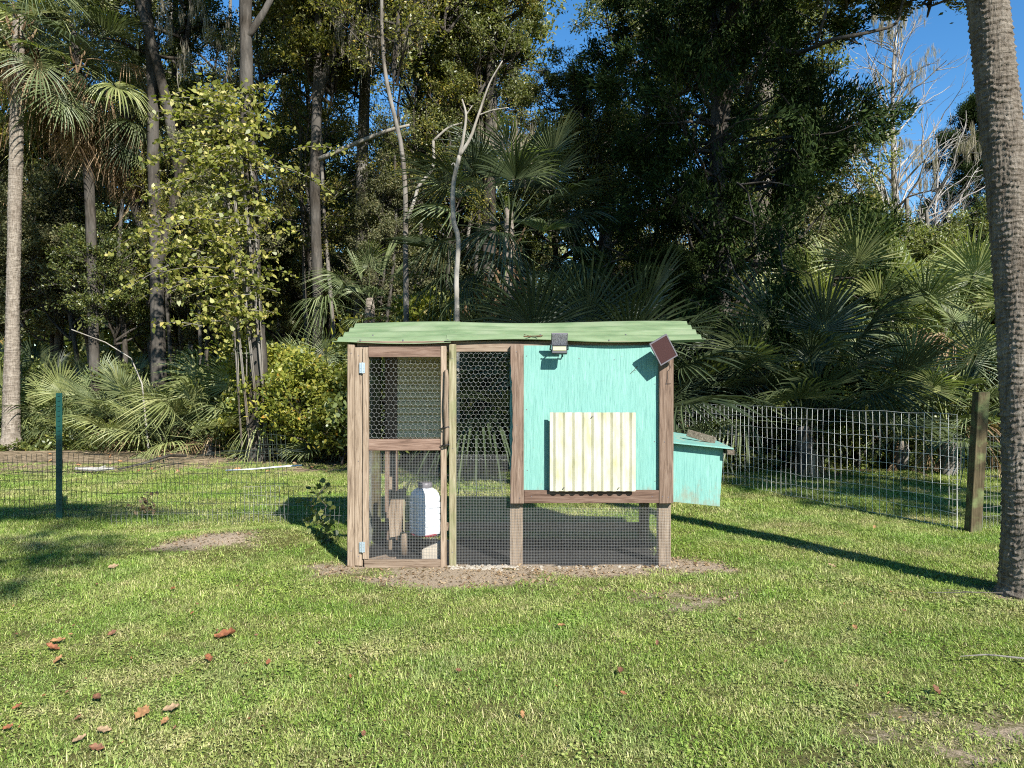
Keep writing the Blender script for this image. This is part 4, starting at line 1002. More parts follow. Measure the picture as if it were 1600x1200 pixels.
vt = tree('vine_covered_tree', 'grey trunk wrapped in yellow green vine leaves left of the coop', [gr(402, VD), W(404, 560, VD), W(398, 480, VD), W(392, 300, VD), W(386, 150, VD), W(384, 0, VD), W(388, -140, VD)], [.24, .16, .145, .135, .125, .115, .10], 'bark',
     [('B', 'oak_y', W(470, -10, 16), .62, .9), ('C', 'oak', W(350, -120, 15.5), .6, 0)], seed=2, extra=[([W(386, 60, VD), W(420, 5, VD), W(450, -60, 15.3)], [.08, .06, .04], None)])
q = np.random.default_rng(33); P = []; TWG = []
for i in range(46):      # loose clumps close to the trunk
    t = q.random(); c = W(372 + q.normal(0, 26), 120 + 420 * t, VD - .1 + q.normal(0, .3)); nn = q.integers(14, 46)
    P.append(c + q.normal(0, 1, (nn, 3)) * np.array((.20, .2, .16)))
for i in range(150):     # layered drooping sprays, leaves set along both sides of each twig
    t = q.random(); sx = q.choice([-1, -1, 1]); L = q.uniform(.5, 1.35) * (.65 + .6 * math.sin(min(1, t * 1.1) * math.pi)) * (1.15 if sx < 0 else .85)
    c0 = W(365 + q.normal(0, 30), 135 + 385 * t, VD - .25 + q.normal(0, .3)); d = np.array((sx * q.uniform(.7, 1), q.uniform(-.7, .2), q.uniform(-.15, .4)))
    u = np.linspace(.12, 1, int(14 + 22 * L))[:, None] * L; P.append(c0 + d * u + np.array((0, 0, -.28)) * u * u + q.normal(0, .035, (len(u), 3)))
    TWG.append([c0 + d * w_ + np.array((0, 0, -.28)) * w_ * w_ - np.array(vt.location) for w_ in np.linspace(0, L, 6)])
P = np.concatenate(P); q.shuffle(P)
vine_root = empty('climbing_vine', tuple(vt.location)); tag(vine_root, 'mass of yellow green heart leaved vine hanging on the grey trunk', 'vine')
P = P - np.array(vt.location)
vm = leaf_mesh('foliage', P[300:], .098, .72, q, six=True, up=.25, fold=.12); vm.materials.append(M['vine']); tag(link('foliage', vm, None, vine_root), kind='stuff')
one = leaf_mesh('leaf', np.zeros((1, 3)), .15, .85, np.random.default_rng(2), six=True, up=.3, fold=.12); one.materials.append(M['vine'])
ones = []
for j in range(5):
    c = leaf_mesh('leaf', np.zeros((1, 3)), .095, .8, np.random.default_rng(40 + j), six=True, up=.3, fold=.12); c.attributes['rnd'].data[0].value = (.2, .4, .55, .7, .9)[j]; c.materials.append(M['vine']); ones.append(c)
order = np.argsort(P[:, 1])[:300]
for j, p in enumerate(P[:300]):
    o = link('leaf', ones[j % 5], None, vine_root); o.location = tuple(p + (0, -.25, 0)); o.rotation_euler = (rnd.uniform(-.5, .5), rnd.uniform(-.5, .5), rnd.uniform(0, 6.28))
st = MB()
for i in range(14):
    a = i * .8; st.tube([(.25 * math.sin(a + t * 1.2) + (W(345, 0, VD)[0] - vt.location.x) * t * .4, -.22 + .1 * math.cos(a + t), .3 + t * 5.6) for t in np.linspace(0, 1, 9)], .012, 4, cap=False)
for tw_ in TWG: st.tube(tw_, [.009, .008, .007, .006, .005, .004], 4, cap=False)
st.obj('stem', M['bark_mid'], vine_root)

tree('oak_tree', 'dark straight trunk between the vine covered trunk and coop', [gr(494, 18), W(497, 480, 18), W(492, 300, 18), W(496, 120, 18), W(500, -100, 18)], [.16, .12, .115, .10, .08], 'bark',
     [('A', 'oak_y', W(520, 170, 19), .75, 2.2), ('A', 'oak', W(480, -30, 18.4), .8, .4)], extra=[([W(496, 160, 18), W(525, 60, 18), W(545, 10, 18)], [.1, .08, .06], None), ([W(496, 250, 18), W(590, 210, 17.6), W(640, 195, 17.5)], [.06, .05, .03], 'bark_pale')], mosses=[(W(600, 20, 17.5), 1.0, 0), (W(585, 40, 17.5), .9, 1)], seed=3)
tree('slender_tree', 'slender mottled tree leaning right of the dark straight trunk', [gr(636, 15.5), W(634, 420, 15.5), W(630, 250, 15.5), W(600, 100, 15.5), W(596, -80, 15.5)], [.065, .055, .045, .04, .03], 'bark_mid',
     [('W', 'oak_y', W(620, 150, 16), .6, 1.1), ('W', 'oak_y', W(610, -10, 16), .55, 2.1)], extra=[([W(648, 312, 15.4), W(655, 290, 15.4), W(676, 262, 15.4), W(677, 220, 15.4)], [.035, .035, .032, .03], 'bark_pale'), ([W(637, 342, 15.4), W(648, 312, 15.4)], [.04, .035], 'bark_pale'), ([W(677, 220, 15.4), W(700, 200, 15.4), W(722, 192, 15.4)], [.028, .022, .015], 'bark_pale')], seed=4)
sd = 11.8
tree('sapling', 'thin white barked sapling forking above the coop roof', [gr(714, sd), W(714, 500, sd), W(713, 440, sd), W(716, 375, sd), W(709, 345, sd), W(708, 290, sd), W(718, 243, sd)], [.045, .04, .038, .036, .036, .034, .032], 'bark_pale',
     [], extra=[([W(718, 243, sd), W(724, 215, sd), W(728, 180, sd), W(722, 155, sd)], [.03, .024, .02, .012], None), ([W(718, 243, sd), W(735, 215, sd), W(748, 178, sd), W(765, 130, sd), W(785, 95, sd)], [.03, .025, .02, .014, .008], None),
                ([W(748, 180, sd), W(770, 172, sd), W(795, 168, sd)], [.012, .01, .006], None), ([W(728, 180, sd), W(738, 165, sd)], [.012, .008], None), ([W(712, 262, sd), W(709, 255, sd), W(705, 258, sd)], [.014, .01, .006], None)], seed=5)
# leafy trees filling the middle top
tree('leafy_tree', 'broad leafy tree filling the top centre above the round palm', [gr(760, 20), W(765, 300, 20), W(770, 0, 20)], [.2, .17, .13], 'bark',
     [('A', 'oak', W(770, 150, 20.5), .95, 1.), ('C', 'oak_y', W(700, 60, 19), .72, 2.4), ('C', 'oak', W(770, 40, 19.5), .5, .4), ('B', 'oak', W(720, -60, 20), .85, .7)], mosses=[(W(800, 200, 19.), 1., 1)], seed=6)
tree('leafy_tree', 'leafy tree with yellow leaves over the dark straight trunk', [gr(560, 22), W(565, 300, 22), W(575, 0, 22)], [.2, .17, .13], 'bark_mid',
     [('B', 'oak_y', W(560, 160, 22), .95, 1.), ('A', 'oak_y', W(630, 30, 21), .85, 2.4)], seed=7)
# oak behind the cedar, its right side showing beyond it
tree('oak_tree', 'sunlit oak crown showing beyond the right side of the huge cedar', [gr(1180, 23), W(1190, 300, 23), W(1200, 60, 23)], [.35, .28, .2], 'bark_mid',
     [('A', 'oak', W(1235, 170, 23), .8, .2), ('C', 'oak', W(1130, 120, 22.5), .8, 1.2), ('C', 'oak', W(1240, 420, 24), (.9, .9, .8), 2.2)], mosses=[(W(1310, 180, 22.5), 1.1, 1)], seed=8)
tree('oak_tree', 'oak showing in the blue gap left of the huge cedar', [gr(930, 21), W(945, 420, 21), W(950, 200, 21)], [.25, .2, .15], 'bark_mid',
     [('C', 'oak', W(935, 420, 21), .7, .2), ('C', 'oak', W(912, 262, 21), (.5, .5, .44), 1.7)], seed=9)
# tree whose limb reaches in from upper right
ld = 13.0
tree('oak_tree', 'oak limb with hanging leaves reaching across the blue sky at upper right', [gr(1120, 17.5), W(1120, 300, 17), W(1140, 60, 16), W(1170, -120, 15)], [.25, .2, .17, .14], 'bark',
     [('S', 'oak', W(1450, 20, ld), (1.1, 1., .55), .4), ('S', 'oak', W(1310, 0, ld), (1.1, 1., .6), 1.8), ('S', 'oak', W(1490, -30, ld), 1.2, 1.0), ('T', 'oak', W(1240, -60, 14), .9, 1.0)],
     extra=[([W(1150, 20, 16), W(1230, 80, 14.5), W(1300, 62, ld), W(1360, 50, ld), W(1400, 36, ld), W(1412, 0, ld), W(1440, -40, ld)], [.07, .045, .034, .03, .027, .022, .014], None),
            ([W(1275, 68, ld + .3), W(1290, 20, ld), W(1300, -30, ld)], [.03, .025, .02], None), ([W(1320, 58, ld), W(1340, 68, ld), W(1333, 60, ld)], [.02, .015, .01], None)], seed=10)

# bare cypress with moss
def bare(name, label, px, d, pytop, r0, seed, spread, nb, mat_='bark_cypress', mossn=10):
    q = np.random.default_rng(seed); base = W(px, 690, d) * (1, 1, 0); top = W(px + 6, pytop, d); H = top[2]
    r_ = empty(name, tuple(base)); tag(r_, label, 'bare tree'); tubes = []; tips = []
    n = 12; tp_ = [np.array((.12 * math.sin(i * 1.1 + seed), .1 * math.cos(i), H * i / n)) for i in range(n + 1)]; tr = [r0 * (1 - .85 * i / n) for i in range(n + 1)]
    trunk_tube(tp_[::2], tr[::2], r_, M[mat_], seed=seed)
    for i in range(nb):
        h = q.uniform(.3, .98); az = q.uniform(0, 6.28); el = R(q.uniform(15, 65)); L = spread * (1.15 - h) * q.uniform(.5, 1.2) + .4
        dd = np.array((math.cos(az) * math.cos(el), math.sin(az) * math.cos(el) * .6, math.sin(el)))
        k = h * n; a = int(k); pp = tp_[a] + (tp_[min(a + 1, n)] - tp_[a]) * (k - a)
        grow(q, tubes, tips, pp, dd, L, r0 * .32 * (1.1 - h) + .012, 2, 3, .55, .55, .04, .16)
    me_ = tubes_mesh('branches', tubes); me_.materials.append(M[mat_]); link('branches', me_, None, r_)
    for i in range(mossn):
        t = tips[q.integers(len(tips))][0]; moss(r_, tuple(t), q.uniform(.35, .75), int(q.integers(2)), q.uniform(0, 6))
    return r_
bare('cypress_tree', 'tall bare cypress hung with grey moss against the blue sky', 1397, 24, 45, .19, 51, 3.7, 56, mossn=11)
bare('cypress_tree', 'smaller bare tree with fine twigs right of the tall bare cypress', 1462, 29, 215, .11, 52, 3.6, 34, mossn=4)
bare('cypress_tree', 'leafless pale tree half hidden at the left of the tall bare cypress', 1345, 32, 290, .14, 53, 3.4, 30, mossn=6)
bare('bare_tree', 'grey bare tree far back in the gap left of the round palm', 655, 27, -40, .22, 54, 4.0, 36, 'bark_mid', 8)
bare('bare_tree', 'grey bare tree far back between the skirted palms', 270, 28, -60, .22, 55, 4.0, 36, 'bark_mid', 8)

# background trees: share meshes, each its own thing
q = random.Random(5)
MARKS = [(-60, 'past the left border'), (20, 'behind the tall slim palm'), (100, 'above the green metal post'), (150, 'behind the palm with the heavy tan skirt'), (205, 'behind the leaning skirted palm'), (250, 'behind the dark forked oak'), (310, 'on the left flank of the climbing vine'), (385, 'behind the vine covered trunk'),
 (440, 'just right of the climbing vine'), (495, 'behind the dark straight trunk'), (560, 'above the left end of the coop roof'), (630, 'behind the slender mottled tree'), (712, 'behind the white barked sapling'), (770, 'behind the left half of the round palm'), (830, 'behind the right half of the round palm'), (900, 'under the blue gap left of the huge cedar'),
 (985, 'behind the left edge of the huge cedar'), (1085, 'behind the trunk of the huge cedar'), (1190, 'behind the right half of the huge cedar'), (1260, 'behind the black green palmetto'), (1330, 'left of the tall bare cypress'), (1397, 'at the foot of the tall bare cypress'), (1455, 'right of the tall bare cypress'), (1510, 'below the narrow dark cedar'), (1570, 'behind the near palm trunk'), (1680, 'past the right border')]
USED = {}
def woodlabel(px, d, k, m, what):
    mk = min(MARKS, key=lambda a: abs(a[0] - px))[1]; hue = {'oak': 'green', 'oak_y': 'yellowing', 'grey_leaf': 'grey green', 'bush': 'bright green'}[m]
    far = 'near' if d < 24 else 'mid distance' if d < 29 else 'far' if d < 34 else 'very far'
    t = '%s %s, %s, %s' % (hue, what, far, mk); n_ = USED.get(t, 0); USED[t] = n_ + 1
    return t if not n_ else '%s %s, %s, %s' % (('second', 'third', 'fourth')[n_ - 1], what, far, mk)
def bg(px, d, pybase, s, k, m, group, label, cat='tree', name='woodland_tree', trunk=True, trad=.16):
    x = (px - 800) / F * d; z0 = CAMZ - (pybase - 600) / F * d; label = woodlabel(px, d, k, m, label)
    r_ = empty(name, (x, d, gzs(x, d))); tag(r_, label, cat, group)
    if trunk:
        o = link('trunk', TR[q.randrange(3)], None, r_); o.scale = (trad / .16, trad / .16, max(.5, (z0 + 4) / 10)); o.rotation_euler = (q.uniform(-.04, .04), q.uniform(-.04, .04), q.uniform(0, 6))
    add_crown(r_, k, m, (0, 0, z0), s, q.uniform(0, 6.28)); return r_
TR = []
for j in range(3):
    b = MB(); b.tube([(.25 * math.sin(i * .8 + j), .2 * math.cos(i * 1.1 + j * 2), 10 * i / 8 - .2) for i in range(9)], [.13 - .007 * i for i in range(9)], 8, cap=False)
    me_ = b.mesh('trunk'); me_.polygons.foreach_set('use_smooth', [True] * len(me_.polygons)); me_.materials.append(M[('bark', 'bark_mid', 'bark')[j]]); TR.append(me_)
gA = 'leafy trees standing deeper in the woods'
lA = 'tall leafy tree'
for i in range(20):       # tall, left and centre
    px = -180 + 960 * (i + .5) / 20 + q.uniform(-25, 25); d = q.choice([23, 26, 30, 34, 38]) + q.uniform(-1, 1)
    py = q.choice([420, 300, 180, 80, 0])
    if 20 < px < 110 or 250 < px < 340: py = 420      # the gaps where sky shows between the left trunks
    bg(px, d, py, q.uniform(.75, 1.1) * d / 27, q.choice('AABC' if i % 2 else 'W'), q.choice(['oak', 'oak', 'oak_y', 'grey_leaf']), gA, lA)
for i in range(10):       # airy crowns close behind the front row
    px = 235 + 530 * (i + .5) / 10 + q.uniform(-20, 20)
    bg(px, q.uniform(18.5, 21), (480, 330, 400, 240, 440, 150)[i % 6], q.uniform(.42, .6), 'WCBW'[i % 4], ('oak_y', 'oak', 'grey_leaf', 'oak')[(i * 3) % 4], gA, 'slim leafy tree', trad=.07)
gU = 'understorey trees filling the woods'
lU = 'low understorey tree'
for i in range(36):       # understorey
    px = -150 + 1800 * (i + .5) / 36 + q.uniform(-20, 20); d = q.choice([20, 23, 27, 31] if px > 150 else [25, 28, 31]) + q.uniform(-1, 1)
    bg(px, d, q.uniform(520, 600), q.uniform(.5, .75) * d / 25, q.choice('AC'), q.choice(['oak', 'bush', 'grey_leaf']), gU, lU, trad=.1)
gR = 'low trees along the far edge under the open sky'
lR = 'low spreading tree'
for i in range(12):
    px = 1290 + 420 * (i + .5) / 12; d = q.uniform(30, 40); bg(px, d, q.uniform(500, 560), (.62 * d / 30, .62 * d / 30, .5 * d / 30), q.choice('AC'), q.choice(['oak', 'grey_leaf', 'grey_leaf']), gR, lR, trad=.1)
for i, px in enumerate((870, 1030, 1120, 1230, 1330)): bg(px, 26 + i % 2 * 4, (440, 200, 250, 260, 470)[i], (.8, .95, .9, .6, .5)[i], 'AC'[i % 2], 'oak', gA, lA)
gF = 'distant wood closing the view'
V_ = []
qq = np.random.default_rng(77)
# far wood: one mass of leaves closing the view
n = 90000; px = qq.uniform(-1400, 3000, n); d = qq.uniform(42, 62, n); x = (px - 800) / F * d
topz = 7.5 + 2.2 * np.sin(x * .35) + 1.5 * np.sin(x * .9 + 1) + np.where((px < 860), 6.0, 0.) + np.where((px > 1300) & (px < 1600), -2.5, 0)
cx = np.round(x / 1.6) * 1.6 + .8 * np.sin(np.round(x / 1.6) * 7); P = np.stack([x * .6 + cx * .4 + qq.normal(0, .4, n), d, qq.random(n) ** 1.2 * topz], 1)
fm = leaf_mesh('distant_wood', P, 1.0, .6, qq); fm.materials.append(M['oak']); tag(link('distant_wood', fm), 'dark mass of distant woodland closing the view', 'woodland', kind='stuff')

# shrubs in front
gS = 'bushes along the edge of the woods'
shr = [  # px, depth, s, kind, mat, label
 (425, 15.6, .85, 'T', 'bush_y', 'yellow green bush right of the vine covered trunk foot'), (480, 14.6, .72, 'T', 'bush_y', 'sunlit yellow bush left of the coop door post'), (535, 14.2, .7, 'T', 'bush_y', 'yellow green bush immediately behind the left coop post'),
 (395, 16.4, .8, 'S', 'bush', 'green bush growing round the vine covered trunk'), (300, 18.8, .9, 'S', 'bush', 'dark bush behind the arching palmetto'), (180, 19.5, .8, 'S', 'bush', 'dark bush above the green metal post'),
 (10, 20.5, .9, 'S', 'bush', 'dark bush behind the tall slim palm'), (610, 14.0, .85, 'T', 'bush', 'green bush seen through the coop door mesh'), (680, 15.0, 1.0, 'S', 'bush', 'bush behind the coop just right of the door'),
 (690, 17.0, 1.3, 'T', 'bush_y', 'yellowish shrub showing over the coop roof beside the white sapling'), (1130, 15.6, 1.0, 'S', 'bush', 'shaded bush at the cedar skirt beside the nest box'), (1180, 18.5, 1.45, 'T', 'bush', 'tall shrub in the light gap below the cedar'),
 (1290, 14.2, .8, 'S', 'bush', 'green bush low behind the right fence'), (1340, 13.6, .7, 'T', 'bush', 'broad leaved bush behind the middle of the right fence'), (1430, 14.4, .8, 'S', 'bush', 'bush left of the leaning wood post'),
 (1500, 13.9, .7, 'S', 'bush', 'bush behind the leaning wood post'), (1590, 14.5, 1.0, 'S', 'bush', 'bush behind the near palm trunk'), (890, 14.5, 1.0, 'S', 'bush', 'dark bush hidden behind the coop house'), (752, 13.6, 1.0, 'S', 'bush', 'shaded bush seen through the middle mesh of the coop'), (1230, 13.6, .8, 'S', 'bush', 'dark bush behind the first bay of the right fence'),
 (570, 18.6, 1.2, 'S', 'bush_y', 'lit shrub behind the small palm at the roof end'), (1020, 14.8, 1.1, 'S', 'bush', 'dark bush behind the right coop post')]
for i, (px, d, s, k, m_, lb) in enumerate(shr):
    x = (px - 800) / F * d; r_ = empty('bush', (x, d, gzs(x, d) - .05)); tag(r_, lb, 'bush', gS); add_crown(r_, k, m_, (0, 0, 0), s, i * 1.7, part='foliage', limbs=True)

# undergrowth strip
n = 76000; qq = np.random.default_rng(78); px = qq.uniform(-250, 1900, n); dd = qq.random(n) ** 1.8 * 22
left = px < 900; d0 = np.where(left, np.where(px < 330, 17.2, 17.2 - (px - 330) / 570 * 3.4), 13.4 + .3 * np.sin(px * .02)); d = d0 + dd; x = (px - 800) / F * d
hgt = .22 + .5 * np.clip(dd / 2, 0, 1) + np.clip(dd - 6, 0, 20) * .32 + .25 * np.sin(x * 1.7 + d) + .2 * np.sin(x * 4.1); P = np.stack([x, d, np.abs(hgt) * qq.random(n) ** 1.4], 1)
um = leaf_mesh('undergrowth', P, .13, .45, qq); um.materials.append(M['bush']); tag(link('undergrowth', um), 'low weeds and leaves along the edge of the woods', 'undergrowth', kind='stuff')

# trees behind and beside the camera: their shade falls into the view
def shade(loc, s, k, m_, label, d=None):
    r_ = empty('oak_tree', (loc[0], loc[1], 0)); tag(r_, label, 'tree', 'trees behind the photographer')
    trunk_tube([(0, 0, -.1), (.1, .1, loc[2] * .5), (0, 0, loc[2])], [.25, .2, .15], r_, M['bark'], seed=3); add_crown(r_, k, m_, (0, 0, loc[2]), s, 1.)
LS = 'oak behind the photographer whose shade falls on the lawn'
shade((9.6, 1.6, 10.5), (1.0, .7, 1.1), 'A', 'oak', 'leafy oak right of the photographer shading the huge cedar'); shade((11.5, 1.4, 9.2), (.62, .5, .55), 'C', 'oak', 'oak right of the photographer shading the black green palmetto')
shade((9.1, 3.3, 5.0), (.70, .45, .35), 'C', 'oak', 'low oak right of the photographer whose shade lies behind the right fence')
o9 = bpy.data.objects['oak_tree.004'] if False else [o for o in bpy.data.objects if o.get('label') == 'leafy oak right of the photographer shading the huge cedar'][0]
trunk_tube([(0, 0, 9.6), (-1.5, .4, 9.9), (-3.2, .8, 10.0)], [.12, .07, .03], o9, M['bark'], 'branch', 8, seed=4); add_crown(o9, 'C', 'oak', (-3.2, .8, 9.4), (.6, .45, .4), 1.)
r_ = empty('oak_tree', (-7.5, -6.5, 0)); tag(r_, 'oak left behind the photographer whose long limb shades the left lawn', 'tree', 'trees behind the photographer')
trunk_tube([(0, 0, -.1), (.1, .1, 4), (0, 0, 8)], [.25, .2, .15], r_, M['bark'], seed=3); trunk_tube([(0, 0, 7.5), (4, 1, 8.6), (8, 1.6, 8.8), (10.5, 2.6, 8.6)], [.14, .08, .05, .02], r_, M['bark'], 'branch', 8, seed=3)
add_crown(r_, 'W', 'oak', (9.5, 1.8, 7.9), (.38, .24, .26), 1.); add_crown(r_, 'W', 'oak', (8.3, 3.1, 9.2), (.9, .2, .13), .0); add_crown(r_, 'A', 'oak', (8.6, 3.2, 9.3), (.4, .14, .10), .4); add_crown(r_, 'C', 'oak', (0, 0, 7), 1., .4)

# ---------------------------------------------------------------- small plants, dry fronds, leaves
def dry_frond(px, d, rz, s, label):
    x = (px - 800) / F * d; o = link('dry_palm_frond', FRD, None); o.location = (x, d, gzs(x, d) + .12); o.scale = (s, s, s); o.rotation_euler = (R(8), R(12), rz); tag(o, label, 'palm frond', 'dry palm fronds on the ground')
FRD = fan(31, .8, .7, 18, 80, .35, mat_='dead', wid=.045)
dry_frond(1415, 12.6, R(-60), 1.0, 'fan shaped dry grey frond on the ground behind the right fence')
dry_frond(1455, 13.2, R(100), .9, 'dry frond lying left of the leaning wood post')
dry_frond(415, 15.2, R(240), .9, 'dry tan frond under the yellow green bush')
dry_frond(235, 15.8, R(200), .6, 'small dry frond on the litter below the spiky palmetto')
# fallen branch on the litter behind the left fence
b = MB(); b.tube([W(118, 735, 12.9) + (0, 0, .03), W(150, 738, 12.9) + (0, 0, .05), W(178, 736, 12.8) + (0, 0, .04)], [.03, .04, .02], 6); b.tube([W(150, 738, 12.9) + (0, 0, .05), W(165, 728, 12.9)], [.02, .01], 5)
tag(b.obj('fallen_branch', M['bark_cypress']), 'pale broken branch on the leaf litter behind the left fence', 'branch')
b = MB(); b.tube([W(185, 737, 12.8) + (0, 0, .04), W(230, 728, 13.2) + (0, 0, .06), W(265, 716, 13.9) + (0, 0, .05), W(290, 712, 14.4)], [.015, .02, .03, .03], 6)
tag(b.obj('fallen_branch', M['bark']), 'dark thin branch on the ground behind the left fence', 'branch')
b = MB(); b.tube([W(112, 515, 16.5), W(165, 535, 16.3), W(205, 560, 16.1), W(222, 600, 16)], [.012, .014, .014, .016], 5); b.tube([W(222, 600, 16), W(232, 700, 16)], [.016, .02], 5)
tag(b.obj('bent_stick', M['bark_pale']), 'pale bent dead stick arching above the palmettos at left', 'stick')
# ivy on the left fence beside the coop
def vine(px, pys, d, n, label, seed, m_='bush'):
    q = np.random.default_rng(seed); b0 = W(px, pys[0], d); r_ = empty('ivy_vine', (b0[0], d, 0)); tag(r_, label, 'ivy', 'ivy on the left fence')
    z0 = max(0., b0[2]); z1 = W(px, pys[1], d)[2]; pts = [np.array((.05 * math.sin(i * 1.7 + seed), .0, z0 + (z1 - z0) * i / 8)) for i in range(9)]
    MB().tube(pts, .004, 4).obj('stem', M['bark_mid'], r_)
    P = np.array([pts[q.integers(9)] for _ in range(n)]) + q.normal(0, 1, (n, 3)) * (.06, .03, .04)
    lm = leaf_mesh('foliage', P, .055, .9, q, six=True, up=-.2); lm.materials.append(M[m_]); link('foliage', lm, None, r_)
vine(503, (832, 755), 7.9, 46, 'ivy stem with small leaves climbing the fence beside the coop', 1)
vine(487, (800, 770), 8.0, 22, 'short ivy sprig on the fence left of the climbing ivy', 2)
vine(230, (800, 772), 8.5, 30, 'reddish weed sprig caught in the left fence', 3, 'dead')
vine(510, (880, 820), 7.2, 34, 'low leafy weed at the foot of the left coop post', 4)

# dry leaves on the lawn
def dry_leaf(px, py, size, label, rz, group=None, m_=0):
    d = CAMZ * F / (py - 600); x = (px - 800) / F * d; o = link('dry_leaf', DL[m_], None); o.location = (x, d, gzs(x, d) + .040); size *= .66 if d < 3.8 else .9; o.location.z -= .012; o.scale = (size,) * 3; o.rotation_euler = (Matrix.Rotation(rnd.uniform(.1, .75), 4, 'X') @ Matrix.Rotation(rnd.uniform(-.3, .3), 4, 'Y') @ Matrix.Rotation(rz, 4, 'Z')).to_euler(); tag(o, label, 'leaf', group or 'dry leaves on the lawn')
def curled(seed, col):
    q = np.random.default_rng(seed); nu, nv = 14, 4; V = []; Fc = []
    for i in range(nu + 1):
        u = i / nu; w = .30 * math.sin(math.pi * min(1, u * .95 + .04)) ** .75 * (.85 + .22 * math.sin(u * 17 + seed) + .1 * math.sin(u * 41 + seed))
        for j in range(nv + 1):
            v = j / nv * 2 - 1; V.append(((u - .5), v * w, .15 * abs(v) ** 1.6 * (.5 + .5 * u) + .035 * math.sin(i * 1.1 + j * 2 + seed) + .12 * (u - .5) ** 2))
    for i in range(nu):
        for j in range(nv): a = i * (nv + 1) + j; Fc.append((a, a + 1, a + nv + 2, a + nv + 1))
    me_ = np_mesh('dry_leaf', V, Fc); t = NT('dry_leaf_%d' % seed); n_ = t.noise(t.pos(), 5, 4)
    me_.materials.append(t.done(t.bsdf(t.ramp(n_, [(.3, tuple(c * .45 for c in col)), (.6, col), (.8, tuple(c * 1.4 for c in col))]), .7, None, .25))); me_.polygons.foreach_set('use_smooth', [True] * len(me_.polygons)); return me_
DL = [curled(1, (.21, .08, .035)), curled(2, (.28, .15, .065)), curled(3, (.16, .075, .04)), curled(4, (.25, .17, .095))]
for (px, py, mm, k, lb) in [(352, 997, .15, 0, 'large rusty brown leaf alone on the lawn left of centre'), (326, 1035, .075, 0, 'brown leaf just below the large rusty one'), (90, 1010, .085, 1, 'tan leaf at the top of the cluster at left'), (82, 1021, .09, 0, 'curled rusty leaf in the middle of the left cluster'),
    (91, 1041, .08, 1, 'orange brown leaf at the bottom of the left cluster'), (175, 999, .06, 2, 'dark leaf between left cluster and large rusty leaf'), (152, 1097, .10, 2, 'folded dark brown leaf standing in the grass'), (27, 1112, .065, 0, 'rusty leaf close to the left border'), (12, 1146, .065, 0, 'red brown leaf in the lower left corner'),
    (221, 1127, .15, 1, 'long pale orange leaf curled in the lower left lawn'), (268, 1119, .11, 3, 'thin tan bark like leaf beside the pale orange leaf'), (257, 1139, .08, 1, 'orange leaf below the thin tan one'), (163, 1152, .09, 3, 'cream brown leaf near the bottom left'), (124, 1167, .085, 3, 'upright pale leaf near the bottom edge'),
    (151, 1180, .09, 2, 'dark red crumpled leaf at the bottom edge'), (122, 1131, .05, 2, 'tiny dark leaf beside the folded brown one'), (177, 891, .085, 3, 'tan curled leaf in the shaded lawn below the green metal post'), (270, 926, .055, 0, 'rusty leaf in the shaded patch below the mound'),
    (419, 1041, .05, 0, 'small rusty leaf in the weed rosette'), (877, 989, .055, 1, 'orange leaf on the lawn below the shutter'), (1336, 984, .065, 1, 'pale orange leaf on the lawn right of centre'), (1463, 1090, .09, 2, 'flat brown leaf on dry grass at lower right'), (969, 1057, .06, 2, 'dark leaf below the nest box on the lawn'),
    (974, 1091, .05, 0, 'rusty leaf a little below the dark leaf'), (816, 1124, .06, 1, 'upright orange leaf in the bottom centre lawn'), (1027, 1011, .04, 2, 'small dark leaf at centre right'), (568, 1158, .055, 2, 'dark red leaf at bottom centre left'), (717, 1058, .04, 2, 'small purple brown leaf in the central lawn'),
    (1110, 822, .07, 1, 'tan leaf by the palm trunk shadow near the nest box'), (1300, 890, .07, 3, 'pale twig like leaf on the palm trunk shadow'), (1366, 829, .06, 1, 'tan leaf on bright grass before the right fence')]:
    dry_leaf(px, py, mm, lb, rnd.uniform(0, 6.28), m_=k)
ql = random.Random(9)
for i in range(52):
    dry_leaf(ql.uniform(20, 1580) if i % 3 else ql.uniform(20, 420), 900 + 300 * ql.random() ** .8, ql.uniform(.014, .032), 'tiny brown leaf scrap lying in the grass', ql.uniform(0, 6), 'tiny leaf scraps in the lawn', m_=ql.choice([0, 1, 2, 2]))
for i in range(60):
    dry_leaf(ql.uniform(-50, 560), 702 + 38 * ql.random(), ql.uniform(.06, .12), 'brown leaf lying on the litter behind the left fence', ql.uniform(0, 6), 'leaves on the litter behind the left fence', m_=ql.choice([0, 1, 1, 3]))
b = MB(); b.tube([W(1500, 1040, 4.09) * (1, 1, 0) + (0, 0, .05), W(1540, 1035, 4.13) * (1, 1, 0) + (0, 0, .045), W(1560, 1039, 4.1) * (1, 1, 0) + (0, 0, .05), W(1610, 1040, 4.09) * (1, 1, 0) + (0, 0, .035)], [.002, .0045, .004, .006], 6)
tag(b.obj('fallen_twig', M['bark_mid']), 'grey twig lying in the grass at the right border', 'twig')
b = MB(); b.tube([(2.95, 5.45, .02), (3.2, 5.35, .05), (3.45, 5.4, .03)], [.002, .004, .003], 5); b.tube([(3.2, 5.35, .05), (3.1, 5.5, .03)], [.003, .002], 5)
tag(b.obj('fallen_twig', M['bark_mid']), 'pale twig in the shadow at the foot of the near palm trunk', 'twig')

